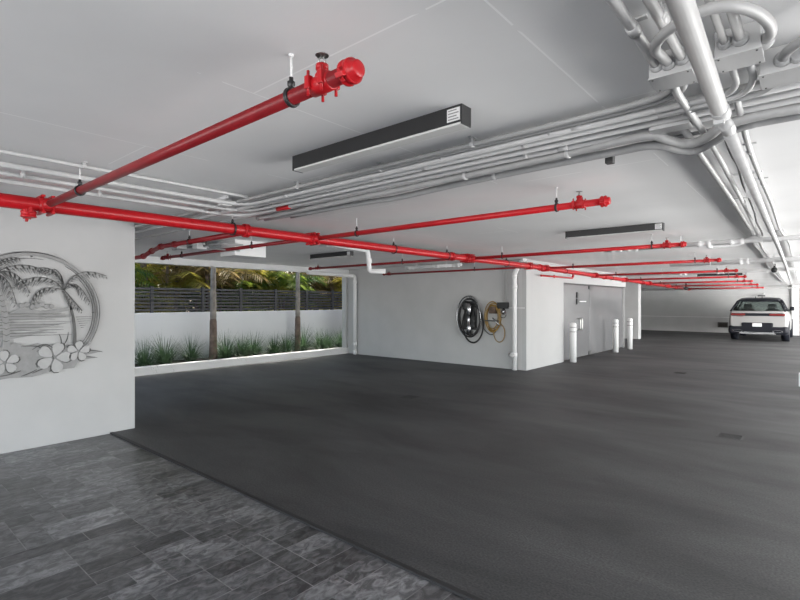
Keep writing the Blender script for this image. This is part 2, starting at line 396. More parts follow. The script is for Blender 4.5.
# ================================================================== SPRINKLER PIPES
def coupling(bm, p, axis, r, w=.05):
    t = Vector(axis).normalized(); p = Vector(p)
    lathe(bm, p - t * w / 2, t, [(0, r * 1.05), (.002, r * 1.32), (w * .25, r * 1.36), (w * .3, r * 1.25), (w * .7, r * 1.25), (w * .75, r * 1.36), (w - .002, r * 1.32), (w, r * 1.05)], 20)
    side = Vector((0, 0, 1)).cross(t).normalized() if abs(t.z) < .9 else Vector((1, 0, 0))
    d = (side + Vector((0, 0, .5))).normalized(); e = t.cross(d)
    for s in (1, -1):
        q = p + d * s * r * 1.42
        A = [-(w * .45), w * .45]
        g = N(); box(g, -w * .42, w * .42, -r * .28, r * .28, -r * .38, r * .38, r * .08)
        Mx = Matrix((t, e, d)).transposed().to_4x4(); Mx.translation = q
        bmesh.ops.transform(g, matrix=Mx, verts=g.verts); merge(bm, g)
        tube(bm, [q - e * r * .65, q + e * r * .65], r * .13, 8)
        lathe(bm, q - e * r * .72, e, [(0, r * .22), (r * .16, r * .22)], 6); lathe(bm, q + e * r * .56, e, [(0, r * .22), (r * .16, r * .22)], 6)
    return bm
def hanger(parent, p, r, zc, axis, colour='black'):
    h = N(); t = Vector(axis); w = .014
    torus(h, (p[0], p[1], p[2]), axis, r * 1.18, .006, 24, 6)
    torus(h, Vector(p) + t * .010, axis, r * 1.18, .005, 24, 6)
    lathe(h, (p[0], p[1], p[2] + r * 1.1), (0, 0, 1), [(0, .007), (.018, .016), (.032, .016), (.036, .009), (.05, .009)], 10)
    ho = obj('pipe_hanger', h, colour, parent)
    rb = N(); tube(rb, [(p[0], p[1], p[2] + r * 1.1 + .03), (p[0], p[1], zc + .004)], .0045, 8)
    lathe(rb, (p[0], p[1], zc - .012), (0, 0, 1), [(0, .007), (.008, .011), (.012, .011)], 10)
    obj('hanger_rod', rb, 'white', ho)
def head(parent, p, r, m='red'):
    """saddle tee with an upright sprinkler"""
    b = N()
    lathe(b, Vector(p) - Vector((.055, 0, 0)), (1, 0, 0), [(0, r * 1.02), (.004, r * 1.22), (.106, r * 1.22), (.11, r * 1.02)], 18)
    lathe(b, (p[0], p[1], p[2] + r * .6), (0, 0, 1), [(0, r * .95), (r * .5, r * .95), (r * .9, r * .72), (r * 1.25, r * .70), (r * 1.27, r * .84), (r * 1.9, r * .84), (r * 1.95, r * .4)], 16)
    for s in (1, -1):
        box(b, p[0] - .05, p[0] - .025, p[1] + s * r * 1.2 - .012, p[1] + s * r * 1.2 + .012, p[2] - .02, p[2] + .03, .003)
        box(b, p[0] + .025, p[0] + .05, p[1] + s * r * 1.2 - .012, p[1] + s * r * 1.2 + .012, p[2] - .02, p[2] + .03, .003)
        tube(b, [(p[0] - .038, p[1] + s * r * 1.25, p[2] - .045), (p[0] - .038, p[1] + s * r * 1.25, p[2] + .05)], .006, 6)
        tube(b, [(p[0] + .038, p[1] + s * r * 1.25, p[2] - .045), (p[0] + .038, p[1] + s * r * 1.25, p[2] + .05)], .006, 6)
    to = obj('outlet_tee', b, m, parent)
    s_ = N(); z = p[2] + r * 2.15
    lathe(s_, (p[0], p[1], z), (0, 0, 1), [(0, .012), (.012, .013), (.014, .007), (.02, .007)], 10)
    for s in (1, -1): tube(s_, smooth_path([(p[0], p[1] + s * .008, z + .008), (p[0], p[1] + s * .016, z + .024), (p[0], p[1] + s * .004, z + .044)], 5), .003, 6)
    lathe(s_, (p[0], p[1], z + .042), (0, 0, 1), [(0, .008), (.003, .020), (.0035, .026), (.0055, .026), (.008, .01)], 18)
    obj('sprinkler_head', s_, 'chrome', to)
def endcap(parent, p, sgn, r, m='red'):
    b = N(); coupling(b, (p[0] - sgn * .018, p[1], p[2]), (1, 0, 0), r * 1.18, .046)
    lathe(b, (p[0] - sgn * .01, p[1], p[2]), (sgn, 0, 0), [(0, r * 1.42), (.016, r * 1.42), (.020, r * 1.12), (.036, r * 1.08), (.040, r * .95), (.041, r * .2)], 24)
    obj('end_cap', b, m, parent)

def branch(y, x0, x1, r, label, m='dred', heads=(), hangers=(), caps=(), group=None, mh='red', z=None):
    z = ZP(y) if z is None else z
    t = thing('sprinkler_branch_pipe', label, 'sprinkler pipe', (max(x0, x1), y, z), group)
    b = N(); lathe(b, (x0, y, z), (1 if x1 > x0 else -1, 0, 0), [(0, r), (abs(x1 - x0), r)], 20); obj('pipe', b, m, t)
    for x in heads: head(t, (x, y, z), r, mh)
    for x in hangers: hanger(t, (x, y, z), r, ZC(y), (1, 0, 0))
    for x, s in caps: endcap(t, (x, y, z), s, r, mh)
    return t
Y = [1.22, 4.14, 7.95, 11.35, 14.85, 17.85, 21.0, 24.3, 28.2]
XE = [-1.26, -1.32, -1.46, -1.47, -1.56, -1.66, -1.77, -1.86, -1.95]
words = ['nearest red sprinkler branch pipe, crossing above the pavers at upper left',
         'second red branch pipe, ending below the black light in mid ceiling',
         'third red branch pipe from the front, under the second ceiling light',
         'fourth red branch pipe, crossing in front of the white door wall',
         'fifth red branch pipe, with its end under the white cross pipes',
         'sixth red branch pipe, ending beside the small far ceiling light',
         'seventh red branch pipe, third from the far end',
         'eighth red branch pipe, second from the far end',
         'farthest thin red branch pipe, just before the far wall']
for i in range(9):
    xe = XE[i]
    hg = (xe - .42, xe - 2.9) if i else (xe - .36, xe - 2.9)
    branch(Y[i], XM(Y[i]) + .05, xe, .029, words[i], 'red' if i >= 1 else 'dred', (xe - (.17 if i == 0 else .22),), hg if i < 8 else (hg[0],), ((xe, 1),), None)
# left branches
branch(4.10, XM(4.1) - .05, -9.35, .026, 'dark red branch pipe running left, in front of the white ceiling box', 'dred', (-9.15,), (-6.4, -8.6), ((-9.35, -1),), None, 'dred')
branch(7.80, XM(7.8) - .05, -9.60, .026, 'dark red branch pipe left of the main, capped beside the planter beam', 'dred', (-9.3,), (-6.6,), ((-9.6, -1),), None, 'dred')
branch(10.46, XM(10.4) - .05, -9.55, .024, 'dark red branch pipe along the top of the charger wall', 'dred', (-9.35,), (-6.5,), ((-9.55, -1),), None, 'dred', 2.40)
# the jogged branch
t = thing('sprinkler_branch_pipe', 'dark red pipe with stepped elbows running into the planter beam', 'sprinkler pipe', (-6.2, 3.24, 2.425))
path = fillet([(XM(3.2) - .05, 3.22, 2.425), (-7.45, 3.24, 2.425), (-7.95, 3.30, 2.39), (-8.25, 3.31, 2.33), (-11.2, 3.31, 2.33)], .08)
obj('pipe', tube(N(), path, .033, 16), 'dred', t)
for q, ax in (((-7.45, 3.24, 2.425), (1, 0, 0)), ((-7.0, 3.235, 2.425), (1, 0, 0)), ((-8.25, 3.31, 2.335), (1, 0, 0)), ((-7.9, 3.295, 2.395), (1, -.1, .2))):
    obj('coupling', coupling(N(), q, ax, .034), 'dred', t)
hanger(t, (-6.55, 3.23, 2.425), .033, 2.6, (1, 0, 0))

# main
mp = thing('sprinkler_main_pipe', 'thick bright red sprinkler main running the length of the garage', 'sprinkler pipe', (XM(1), 1.0, 2.425))
pts = [(XM(y), y, ZP(y)) for y in (-4, 2, 6, 11, 16, 22, 29)]
obj('pipe', tube(N(), pts, .057, 28), 'red', mp)
dirm = (-.0026, 1, 0)
for y in Y[:8] + [7.8, 10.46]:
    y = y - .0
    b = N(); lathe(b, (XM(y), y - .055, ZP(y)), dirm, [(0, .058), (.003, .066), (.107, .066), (.11, .058)], 24)
    for s in (1, -1):
        for dx in (1, -1):
            tube(b, [(XM(y) + dx * .075, y + s * .035, ZP(y) - .075), (XM(y) + dx * .075, y + s * .035, ZP(y) + .075)], .008, 8)
        box(b, XM(y) - .09, XM(y) + .09, y + s * .035 - .014, y + s * .035 + .014, ZP(y) + .058, ZP(y) + .078, .005)
        box(b, XM(y) - .09, XM(y) + .09, y + s * .035 - .014, y + s * .035 + .014, ZP(y) - .078, ZP(y) - .058, .005)
    sg = -1 if y in (7.8, 10.46) else 1
    lathe(b, (XM(y) + sg * .04, y, ZP(y)), (sg, 0, 0), [(0, .048), (.06, .048), (.065, .042), (.09, .042), (.095, .03)], 16)
    obj('tee', b, 'red', mp)
for y in (3.15, 7.35, 11.05, 15.7, 20.1, 25.8, 28.9):
    obj('coupling', coupling(N(), (XM(y), y, ZP(y)), dirm, .058, .06), 'red', mp)
for y in (2.98, 5.75, 7.2, 9.4, 12.6, 16.4, 19.9, 23.5): hanger(mp, (XM(y), y, ZP(y)), .058, ZC(y), (0, 1, 0))
# bypass pipe under the main by the white wall
b = N(); tube(b, fillet([(XM(13), 13.15, ZP(13) - .02), (XM(13), 13.15, 2.245), (XM(13), 11.15, 2.235)], .05), .02, 12)
obj('drain_pipe', b, 'red', mp)
b = N(); coupling(b, (XM(13), 13.15, 2.30), (0, 0, 1), .022, .05); lathe(b, (XM(12), 11.9, 2.20), (0, 0, 1), [(0, .012), (.03, .03), (.07, .03), (.08, .01)], 10); lathe(b, (XM(12), 11.13, 2.235), (0, 1, 0), [(0, .026), (.04, .026)], 12)
obj('drain_fitting', b, 'red', mp)
# capped drain below the main at left
b = N(); coupling(b, (XM(1), 1.10, 2.335), (0, 0, 1), .042, .055); lathe(b, (XM(1), 1.10, 2.31), (0, 0, 1), [(0, .03), (.01, .046), (.06, .046), (.1, .04)], 18)
obj('drain_cap', b, 'red', mp)

# ================================================================== CEILING LIGHTS
def linear_light(x0, x1, y, zc, label, h=.10, w=.085):
    t = thing('ceiling_light', label, 'light', ((x0 + x1) / 2, y, zc), None)
    b = N(); box(b, x0, x1, y - w / 2, y + w / 2, zc - h + .012, zc + .002, .002); obj('housing', b, 'black', t)
    b = N(); box(b, x0 + .006, x1 - .006, y - w / 2 + .004, y + w / 2 - .004, zc - h, zc - h + .014, .003); obj('diffuser', b, 'diffuser', t)
    for xe in (x1 - .002, x0 - .006): obj('end_plate', box(N(), xe, xe + .008, y - w / 2 - .001, y + w / 2 + .001, zc - h, zc + .001, .002), 'black', t)
    b = N(); box(b, x1 - .085, x1 - .006, y - w / 2 - .0012, y - w / 2 + .001, zc - h + .022, zc - .012); s = obj('label_sticker', b, 'sticker', t)
    b = N()
    for k in range(4): box(b, x1 - .078, x1 - .014 - .012 * (k % 2), y - w / 2 - .002, y - w / 2 - .0008, zc - h + .030 + k * .015, zc - h + .036 + k * .015)
    obj('sticker_lines', b, 'ink', s)
    return t
linear_light(-2.74, -1.37, 2.12, 2.60, 'large black linear ceiling light nearest the camera')
linear_light(-2.73, -1.49, 6.86, 2.60, 'black linear ceiling light between second and third red branch pipes')
linear_light(-8.16, -6.95, 6.68, 2.60, 'black linear ceiling light left of the red main, toward the planter')
linear_light(-3.02, -1.72, 18.6, ZC(18.6), 'small far black linear ceiling light above the parked car')

# ================================================================== CONDUITS
def straps(bm, pts, r, every, zc=None):
    pass
def conduit(name, label, pts, r=.017, m='conduit', rad=.12, strap_at=(), sm=False, coup=(), cat='conduit', base=None):
    P = smooth_path(pts, 8) if sm else fillet(pts, rad)
    t = thing(name, label, cat, P[0])
    obj('pipe', tube(N(), P, r, 12), m, t)
    for (q, ax) in strap_at:
        b = N(); z = ZC(q[1])
        lathe(b, Vector(q) - Vector(ax) * .012, ax, [(0, r * 1.02), (.001, r * 1.25), (.023, r * 1.25), (.024, r * 1.02)], 12)
        if abs(ax[0]) > .5: box(b, q[0] - .012, q[0] + .012, q[1] - r * 2.2, q[1] + r * 2.2, z - .006, z + .001); box(b, q[0] - .008, q[0] + .008, q[1] - r * .4, q[1] + r * .4, q[2], z)
        else: box(b, q[0] - r * 2.2, q[0] + r * 2.2, q[1] - .012, q[1] + .012, z - .006, z + .001); box(b, q[0] - r * .4, q[0] + r * .4, q[1] - .008, q[1] + .008, q[2], z)
        obj('strap', b, 'conduit', t)
    for (q, ax) in coup:
        b = N(); lathe(b, Vector(q) - Vector(ax) * .03, ax, [(0, r * 1.0), (.002, r * 1.25), (.058, r * 1.25), (.06, r * 1.0)], 12); obj('sleeve', b, m, t)
    return t
zc_ = 2.557
X1 = (1, 0, 0); Y1 = (0, 1, 0)
# bundle crossing the ceiling (along X), nearest first
conduit('conduit', 'front conduit of the crossing bundle, curving up into the left ceiling box', [(-10.8, 2.55, zc_), (-.72, 2.55, zc_), (-.50, 2.50, zc_ - .005), (-.47, 2.30, 2.55)], .015, 'flex', .2, [((-3.3, 2.55, zc_), X1), ((-1.6, 2.55, zc_), X1)])
conduit('conduit', 'second conduit of the crossing bundle, beside the front one', [(-10.8, 2.595, zc_), (-.70, 2.595, zc_), (-.46, 2.54, zc_ - .005), (-.43, 2.30, 2.55)], .015, 'flex', .2, [((-2.4, 2.595, zc_), X1)])
conduit('conduit', 'pale conduit of the crossing bundle that turns along the left wall', [(-4.20, -4.1, 2.545), (-4.28, 2.66, 2.545), (2.6, 2.66, zc_)], .021, 'conduit', .28, [((-4.22, .6, 2.545), Y1), ((-2.9, 2.66, zc_), X1), ((-1.9, 2.66, zc_), X1), ((-1.15, 2.66, zc_), X1)], coup=[((-3.6, 2.66, 2.55), X1), ((-1.0, 2.66, zc_), X1)])
conduit('conduit', 'thick conduit in the middle of the crossing bundle', [(-10.8, 2.74, zc_ - .004), (2.6, 2.74, zc_ - .004)], .023, 'conduit', .2, [((-2.6, 2.74, zc_), X1), ((-1.35, 2.74, zc_), X1)], coup=[((-2.1, 2.74, zc_), X1)])
conduit('conduit', 'middle conduit turning along the left wall second from the red main', [(-4.48, -4.1, 2.545), (-4.57, 2.86, 2.545), (2.6, 2.86, zc_)], .017, 'conduit', .3, [((-4.5, .95, 2.545), Y1), ((-3.2, 2.86, zc_), X1), ((-1.7, 2.86, zc_), X1)], coup=[((-2.6, 2.86, zc_), X1)])
c4 = conduit('conduit', 'conduit with a red sleeve in the crossing bundle near the main', [(-4.76, -4.1, 2.545), (-4.86, 2.99, 2.545), (-3.0, 2.99, zc_), (2.6, 2.95, zc_)], .019, 'conduit', .3, [((-4.8, 1.56, 2.545), Y1), ((-1.45, 2.96, zc_), X1)], coup=[((-1.2, 2.96, zc_), X1)])
obj('red_sleeve', lathe(N(), (-4.2, 2.99, 2.547), X1, [(0, .019), (.004, .024), (.2, .024), (.204, .019)], 14), 'red', c4)['label'] = 'short red sleeve'
conduit('conduit', 'slim conduit highest along the left wall, nearest the ceiling middle', [(-3.98, -4.1, 2.572), (-4.02, 2.70, 2.572), (-4.35, 3.12, 2.572), (-10.8, 3.12, 2.572)], .014, 'conduit', .3, [((-4.0, 1.2, 2.572), Y1)])
conduit('flexible_conduit', 'thick wavy flexible conduit, front one of the two under the bundle', [(-4.9, 3.22, 2.56), (-3.4, 3.14, 2.545), (-2.9, 3.12, 2.54), (-2.0, 3.09, 2.54), (-1.2, 3.03, 2.535), (-.85, 2.975, 2.53), (-.70, 2.96, 2.52), (-.64, 3.05, 2.505), (-.59, 3.15, 2.50), (-.52, 3.165, 2.495), (-.44, 3.09, 2.50), (-.37, 3.02, 2.515), (-.2, 3.0, 2.525), (.1, 3.05, 2.53), (1.0, 3.05, 2.53), (2.6, 3.05, 2.53)], .026, 'flex', sm=True, strap_at=[((-2.0, 3.09, 2.54), X1), ((-1.2, 3.03, 2.535), X1)])
conduit('flexible_conduit', 'thick wavy flexible conduit, rear one of the two under the bundle', [(-4.9, 3.32, 2.565), (-3.3, 3.36, 2.555), (-2.9, 3.36, 2.545), (-2.2, 3.30, 2.55), (-1.4, 3.22, 2.54), (-.95, 3.19, 2.535), (-.78, 3.17, 2.53), (-.69, 3.19, 2.515), (-.63, 3.30, 2.505), (-.56, 3.35, 2.50), (-.49, 3.30, 2.505), (-.41, 3.22, 2.515), (-.28, 3.14, 2.53), (.1, 3.15, 2.535), (2.6, 3.15, 2.535)], .026, 'flex', sm=True, strap_at=[((-1.85, 3.26, 2.55), X1)])
conduit('conduit', 'thin conduit lowest of the crossing bundle, sagging a little', [(-4.6, 3.46, 2.57), (-3.2, 3.42, 2.565), (-2.4, 3.40, 2.57), (-1.6, 3.33, 2.57), (-.9, 3.28, 2.57), (-.2, 3.24, 2.57), (2.6, 3.24, 2.57)], .012, 'flex', sm=True)
# small ceiling boxes on the bundle
bx = thing('junction_box', 'white angled bracket box where the left conduits bend', 'junction box', (-4.35, 2.45, 2.6))
obj('box', box(N(), -4.42, -4.33, 2.46, 2.56, 2.53, 2.602, .004), 'white', bx); obj('bracket', box(N(), -4.44, -4.22, 2.44, 2.46, 2.575, 2.602, .002), 'white', bx)
bx = thing('junction_box', 'small grey cover box above the wavy flexible conduits', 'junction box', (-.6, 2.98, 2.6))
obj('box', box(N(), -.69, -.50, 2.86, 2.965, 2.515, 2.535, .003), 'steel', bx)
obj('stem', box(N(), -.62, -.57, 2.90, 2.93, 2.53, 2.602), 'steel', bx)
bx = thing('clip_block', 'small dark clip hanging below the conduit bundle at mid ceiling', 'clip', (-1.0, 3.42, 2.6))
obj('clip', box(N(), -1.08, -1.03, 3.36, 3.41, 2.52, 2.602, .003), 'alum_dark', bx)

# ceiling pull boxes upper right
def pull_box(x0, x1, y0, y1, z0, label, glands):
    t = thing('pull_box', label, 'junction box', ((x0 + x1) / 2, (y0 + y1) / 2, 2.6))
    obj('box', box(N(), x0, x1, y0, y1, z0 + .004, 2.602, .003), 'steel', t)
    obj('cover', box(N(), x0 - .003, x1 + .003, y0 - .003, y1 + .003, z0, z0 + .005, .001), 'conduit', t)
    b = N()
    for x in (x0 + .012, x1 - .012):
        for y in (y0 + .012, y1 - .012): lathe(b, (x, y, z0 - .003), (0, 0, 1), [(0, .003), (.004, .004)], 8)
    obj('screws', b, 'alum_dark', t)
    for (x, y, z, r, s) in glands:
        g = N(); lathe(g, (x, y, z), (0, s, 0), [(-.004, r * 1.1), (0, r * 1.7), (.010, r * 1.7), (.012, r * 1.45), (.02, r * 1.45), (.022, r * 1.1)], 14); obj('gland', g, 'steel', t)
    return t
pull_box(-.525, -.375, 2.17, 2.315, 2.50, 'left ceiling pull box, under the left pair of conduits', [(-.495, 2.17, 2.55, .016, -1), (-.452, 2.17, 2.545, .016, -1), (-.405, 2.17, 2.55, .016, -1)])
pull_box(-.295, -.155, 2.145, 2.285, 2.50, 'middle ceiling pull box, right of the large white pipe', [(-.262, 2.145, 2.55, .014, -1), (-.215, 2.145, 2.55, .016, -1), (-.148, 2.20, 2.54, .018, -1)])
pull_box(-.180, .10, 2.42, 2.58, 2.50, 'long right ceiling pull box at the frame edge', [(-.105, 2.42, 2.545, .018, -1), (-.06, 2.42, 2.545, .018, -1)])
conduit('conduit', 'leftmost conduit entering the left pull box from the front', [(-.494, -4.1, 2.557), (-.494, 1.98, 2.557), (-.497, 2.18, 2.55)], .018, 'conduit', .1, [((-.494, 1.86, 2.557), Y1)], coup=[((-.494, 1.84, 2.557), Y1)])
conduit('conduit', 'second conduit entering the left pull box, beside the large pipe', [(-.40, -4.1, 2.557), (-.405, 2.18, 2.55)], .017, 'conduit', .1, [((-.402, 1.80, 2.557), Y1)], coup=[((-.402, 1.83, 2.557), Y1)])
conduit('conduit', 'thin conduit entering the middle pull box on its left', [(-.255, -4.1, 2.557), (-.262, 2.15, 2.55)], .013)
conduit('conduit', 'conduit entering the middle pull box on its right', [(-.197, -4.1, 2.557), (-.215, 2.15, 2.55)], .017)
conduit('flexible_conduit', 'grey flexible conduit arching from the left pull box over the large pipe', [(-.452, 2.16, 2.545), (-.455, 2.06, 2.535), (-.450, 1.95, 2.515), (-.415, 1.86, 2.505), (-.35, 1.79, 2.50), (-.28, 1.76, 2.50), (-.21, 1.78, 2.50), (-.155, 1.87, 2.505), (-.125, 2.0, 2.515), (-.125, 2.12, 2.53), (-.145, 2.18, 2.54)], .018, 'flex', sm=True)
conduit('flexible_conduit', 'grey flexible conduit bending into the long right pull box', [(.24, 2.02, 2.605), (.17, 2.08, 2.55), (.06, 2.16, 2.53), (-.03, 2.24, 2.53), (-.085, 2.32, 2.535), (-.105, 2.42, 2.545)], .018, 'flex', sm=True)
conduit('conduit', 'short conduit dropping from the middle pull box, left one', [(-.262, 2.28, 2.535), (-.262, 2.52, 2.535), (-.30, 2.62, 2.53), (-.6, 2.63, 2.53)], .014, 'conduit', .07)
conduit('conduit', 'short conduit dropping from the middle pull box, right one', [(-.205, 2.28, 2.535), (-.205, 2.53, 2.535), (-.25, 2.66, 2.525), (-.6, 2.665, 2.52)], .014, 'conduit', .07)
conduit('conduit', 'curved conduit leaving the long right pull box', [(-.135, 2.575, 2.535), (-.135, 2.63, 2.535), (-.19, 2.70, 2.53), (-.5, 2.71, 2.525)], .014, 'conduit', .07)
# run going away along the garage
bigp = [(-.075, -4.1, 2.40), (-.315, 2.46, 2.40)]
bp = thing('vent_pipe', 'large white pipe running away from upper right, biggest of its run', 'pipe', bigp[0])
obj('pipe', tube(N(), bigp, .031, 20), 'conduit', bp)
obj('pipe', tube(N(), [(-.315, 2.46, 2.40), (-.45, 9.0, 2.42), (-.56, 14, ZC(14) - .16), (-.80, 24, ZC(24) - .16)], .027, 18), 'conduit', bp)
b = N(); lathe(b, (-.313, 2.40, 2.40), Y1, [(0, .031), (.002, .035), (.08, .035), (.085, .029)], 18); box(b, -.34, -.30, 2.44, 2.47, 2.35, 2.375, .004); obj('sleeve', b, 'conduit', bp)
b = N(); lathe(b, (-.318, 2.63, 2.40), Y1, [(0, .027), (.002, .030), (.10, .030), (.105, .027)], 18); obj('sleeve', b, 'conduit', bp)
b = N()
for y in (4.6, 8.6): box(b, -.42 - .01 * (y - 4), -.40 - .01 * (y - 4), y, y + .02, 2.40, 2.602); box(b, -.50 - .01 * (y - 4), -.32 - .01 * (y - 4), y, y + .02, 2.585, 2.602)
obj('hanger', b, 'white', bp)
conduit('conduit', 'left conduit of the run going away beside the large pipe', [(-.56, 2.97, 2.55), (-.58, 3.56, 2.557), (-.62, 5.6, 2.557), (-.70, 8.5, 2.557), (-.82, 10.0, 2.557), (-.84, 12.0, ZC(12) - .04), (-1.0, 16, ZC(16) - .04), (-1.15, 26, ZC(26) - .04)], .019, 'conduit', .5, [((-.625, 5.7, 2.557), Y1)])
conduit('conduit', 'conduit from the left pull box going away next to the large pipe', [(-.47, 2.31, 2.53), (-.475, 2.45, 2.52), (-.485, 3.5, 2.545), (-.55, 5.65, 2.557), (-.645, 8.3, 2.557), (-.76, 10.6, 2.557), (-.80, 13, ZC(13) - .04), (-1.05, 26, ZC(26) - .04)], .017, 'conduit', .4, [((-.55, 5.7, 2.557), Y1)])
conduit('cable_bundle', 'dark tied cable bundle hanging left of the large pipe', [(-.39, 2.9, 2.55), (-.41, 3.6, 2.52), (-.425, 4.1, 2.545), (-.445, 4.6, 2.52), (-.48, 5.4, 2.55), (-.50, 6.2, 2.52), (-.56, 7.2, 2.55), (-.58, 8.2, 2.53), (-.66, 9.6, 2.55)], .010, 'alum_dark', sm=True, cat='cable')
conduit('conduit', 'right conduit of the run going away, right of the large pipe', [(-.285, 2.62, 2.545), (-.30, 3.0, 2.545), (-.328, 3.74, 2.55), (-.34, 4.9, 2.555), (-.345, 6.0, 2.557), (-.39, 8.2, 2.557), (-.36, 10.1, 2.557), (-.42, 13, ZC(13) - .04), (-.6, 24, ZC(24) - .04)], .016, 'conduit', .4, [((-.34, 4.9, 2.555), Y1), ((-.33, 3.78, 2.55), Y1)])
# white cross pipes farther away
def crosspipe(y, x0, x1, r, z, label, fit, hang):
    t = thing('drain_pipe', label, 'pipe', (x0, y, z))
    obj('pipe', lathe(N(), (x0, y, z), X1, [(0, r), (x1 - x0, r)], 18), 'white', t)
    for x in fit:
        b = N(); lathe(b, (x - .09, y, z), X1, [(0, r), (.002, r * 1.25), (.05, r * 1.25), (.055, r * 1.12), (.125, r * 1.12), (.13, r * 1.25), (.178, r * 1.25), (.18, r)], 18); obj('fitting', b, 'white', t)
    for x in hang:
        b = N(); torus(b, (x, y, z), X1, r * 1.1, .006, 18, 6); box(b, x - .012, x + .012, y - .004, y + .004, z + r, ZC(y) + .002); obj('strap', b, 'white', t)
    return t
crosspipe(8.5, -2.75, 3, .035, 2.47, 'first white drain pipe crossing the ceiling beyond the second light', (-2.55, -2.3, -1.3, -.9), (-1.6, -.6))
b = N(); tube(b, fillet([(-1.25, 8.5, 2.47), (-1.25, 8.66, 2.43), (-.95, 8.66, 2.44), (-.6, 8.6, 2.55)], .06), .035, 14); tag(obj('drain_elbow', b, 'white', None, (-1.25, 8.5, 2.47)), 'white offset elbow pipe beside the first cross pipe', 'pipe')
crosspipe(12.6, -2.6, 3, .05, 2.46, 'second white drain pipe crossing the ceiling, with a collar', (-1.2,), (-1.8, -.7))
crosspipe(15.6, -4.6, 3, .055, 2.42, 'third white drain pipe crossing the ceiling, farthest of three', (-2.9, -2.0), (-3.4, -1.0))
crosspipe(9.95, -8.3, -6.55, .04, 2.50, 'white drain pipe high along the charger wall, left of the main', (-8.1, -7.3, -6.7), (-7.9, -7.0))
sp = thing('ceiling_speaker', 'small black round fitting on the third white cross pipe', 'ceiling fitting', (-.84, 15.4, ZC(15.4)))
obj('body', lathe(N(), (-.84, 15.42, 2.40), (0, -1, 0), [(0, .06), (.06, .07), (.10, .05), (.11, .01)], 16), 'black', sp)
obj('bracket', box(N(), -.86, -.82, 15.44, 15.5, 2.40, ZC(15.4) + .002), 'black', sp)
cv = thing('ceiling_camera', 'dark round camera hanging near the far end of the red main', 'camera', (-4.55, 25.2, ZC(25.2)))
obj('dome', lathe(N(), (-4.55, 25.2, 2.14), (0, 0, 1), [(0, .02), (.03, .085), (.08, .10), (.12, .10), (.13, .04), (.34, .03)], 16), 'black', cv)
fp = thing('cross_pipe', 'thin dark grey pipe along the top of the far wall', 'pipe', (-9, 29.4, 2.26))
obj('pipe', lathe(N(), (-8.9, 29.6, 2.265), X1, [(0, .035), (15.5, .035)], 12), 'steel', fp)
b = N()
for x in (-6, -3.2, -.9): box(b, x - .02, x + .02, 29.58, 29.62, 2.26, ZC(29.6) + .002)
obj('hangers', b, 'white', fp)

# ceiling equipment beyond the main
eq = thing('ceiling_equipment_box', 'white rectangular box on the ceiling above the planter view', 'equipment box', (-7.0, 4.5, 2.6))
obj('cabinet', box(N(), -7.50, -7.06, 4.22, 4.80, 2.345, 2.602, .006), 'white', eq)
obj('valve_box', box(N(), -7.62, -7.46, 3.80, 4.0, 2.44, 2.54, .01), 'white', eq)
obj('valve_box', box(N(), -7.95, -7.75, 3.62, 3.78, 2.45, 2.56, .01), 'steel', eq)
b = N(); tube(b, fillet([(-6.95, 4.3, 2.50), (-7.0, 3.95, 2.50), (-8.4, 3.85, 2.50)], .06), .018, 10); tube(b, fillet([(-7.05, 4.3, 2.42), (-7.1, 4.05, 2.42), (-7.55, 3.95, 2.47)], .05), .012, 8)
obj('supply_pipe', b, 'alum_light', eq)
for x in (-7.3, -7.7, -8.2): obj('bracket', box(N(), x - .01, x + .01, 3.86, 3.88, 2.49, 2.602), 'alum_dark', eq)
dk = thing('drain_pipe', 'white angled pipe with a vertical drop left of the charger wall', 'pipe', (-6.2, 6.4, 2.6))
b = N(); tube(b, fillet([(-6.15, 5.35, 2.565), (-6.20, 6.36, 2.53), (-6.21, 6.42, 2.16), (-5.95, 6.55, 2.155)], .05), .042, 16); obj('pipe', b, 'white', dk)
b = N(); lathe(b, (-6.205, 6.40, 2.30), (0, 0, 1), [(0, .042), (.003, .050), (.09, .050), (.093, .042)], 16); obj('sleeve', b, 'white', dk)

# downpipes
dp = thing('downpipe', 'white downpipe in the corner beside the planter opening', 'pipe', (-11.0, 10.5, 0))
b = N(); tube(b, fillet([(-10.78, 10.50, .002), (-10.78, 10.50, 2.40), (-11.05, 10.2, 2.42), (-11.07, 8.9, 2.44)], .09), .052, 16); obj('pipe', b, 'white', dp)
for z in (.03, .28, 2.15): obj('sleeve', lathe(N(), (-10.78, 10.50, z), (0, 0, 1), [(0, .052), (.003, .062), (.10, .062), (.103, .052)], 16), 'white', dp)
dp = thing('downpipe', 'white downpipe on the charger wall beside the white corner', 'pipe', (-5.42, 10.5, 0))
b = N(); tube(b, fillet([(-5.43, 10.50, .002), (-5.43, 10.50, 2.27), (-5.28, 10.50, 2.50), (-5.15, 10.46, 2.595)], .07), .057, 18); obj('pipe', b, 'white', dp)
for z in (.30, 1.9, 2.17): obj('sleeve', lathe(N(), (-5.43, 10.50, z), (0, 0, 1), [(0, .057), (.003, .066), (.10, .066), (.103, .057)], 18), 'white', dp)
b = N(); lathe(b, (-5.45, 10.45, .36), (-.3, -1, 0), [(0, .055), (.05, .062), (.075, .062), (.08, .045), (.10, .045), (.105, .01)], 14); obj('cleanout_plug', b, 'alum_light', dp)
b = N(); box(b, -5.80, -5.22, 10.57, 10.602, 1.45, 1.47); torus(b, (-5.43, 10.50, 1.46), (0, 0, 1), .062, .008, 18, 6); obj('wall_strap', b, 'white', dp)

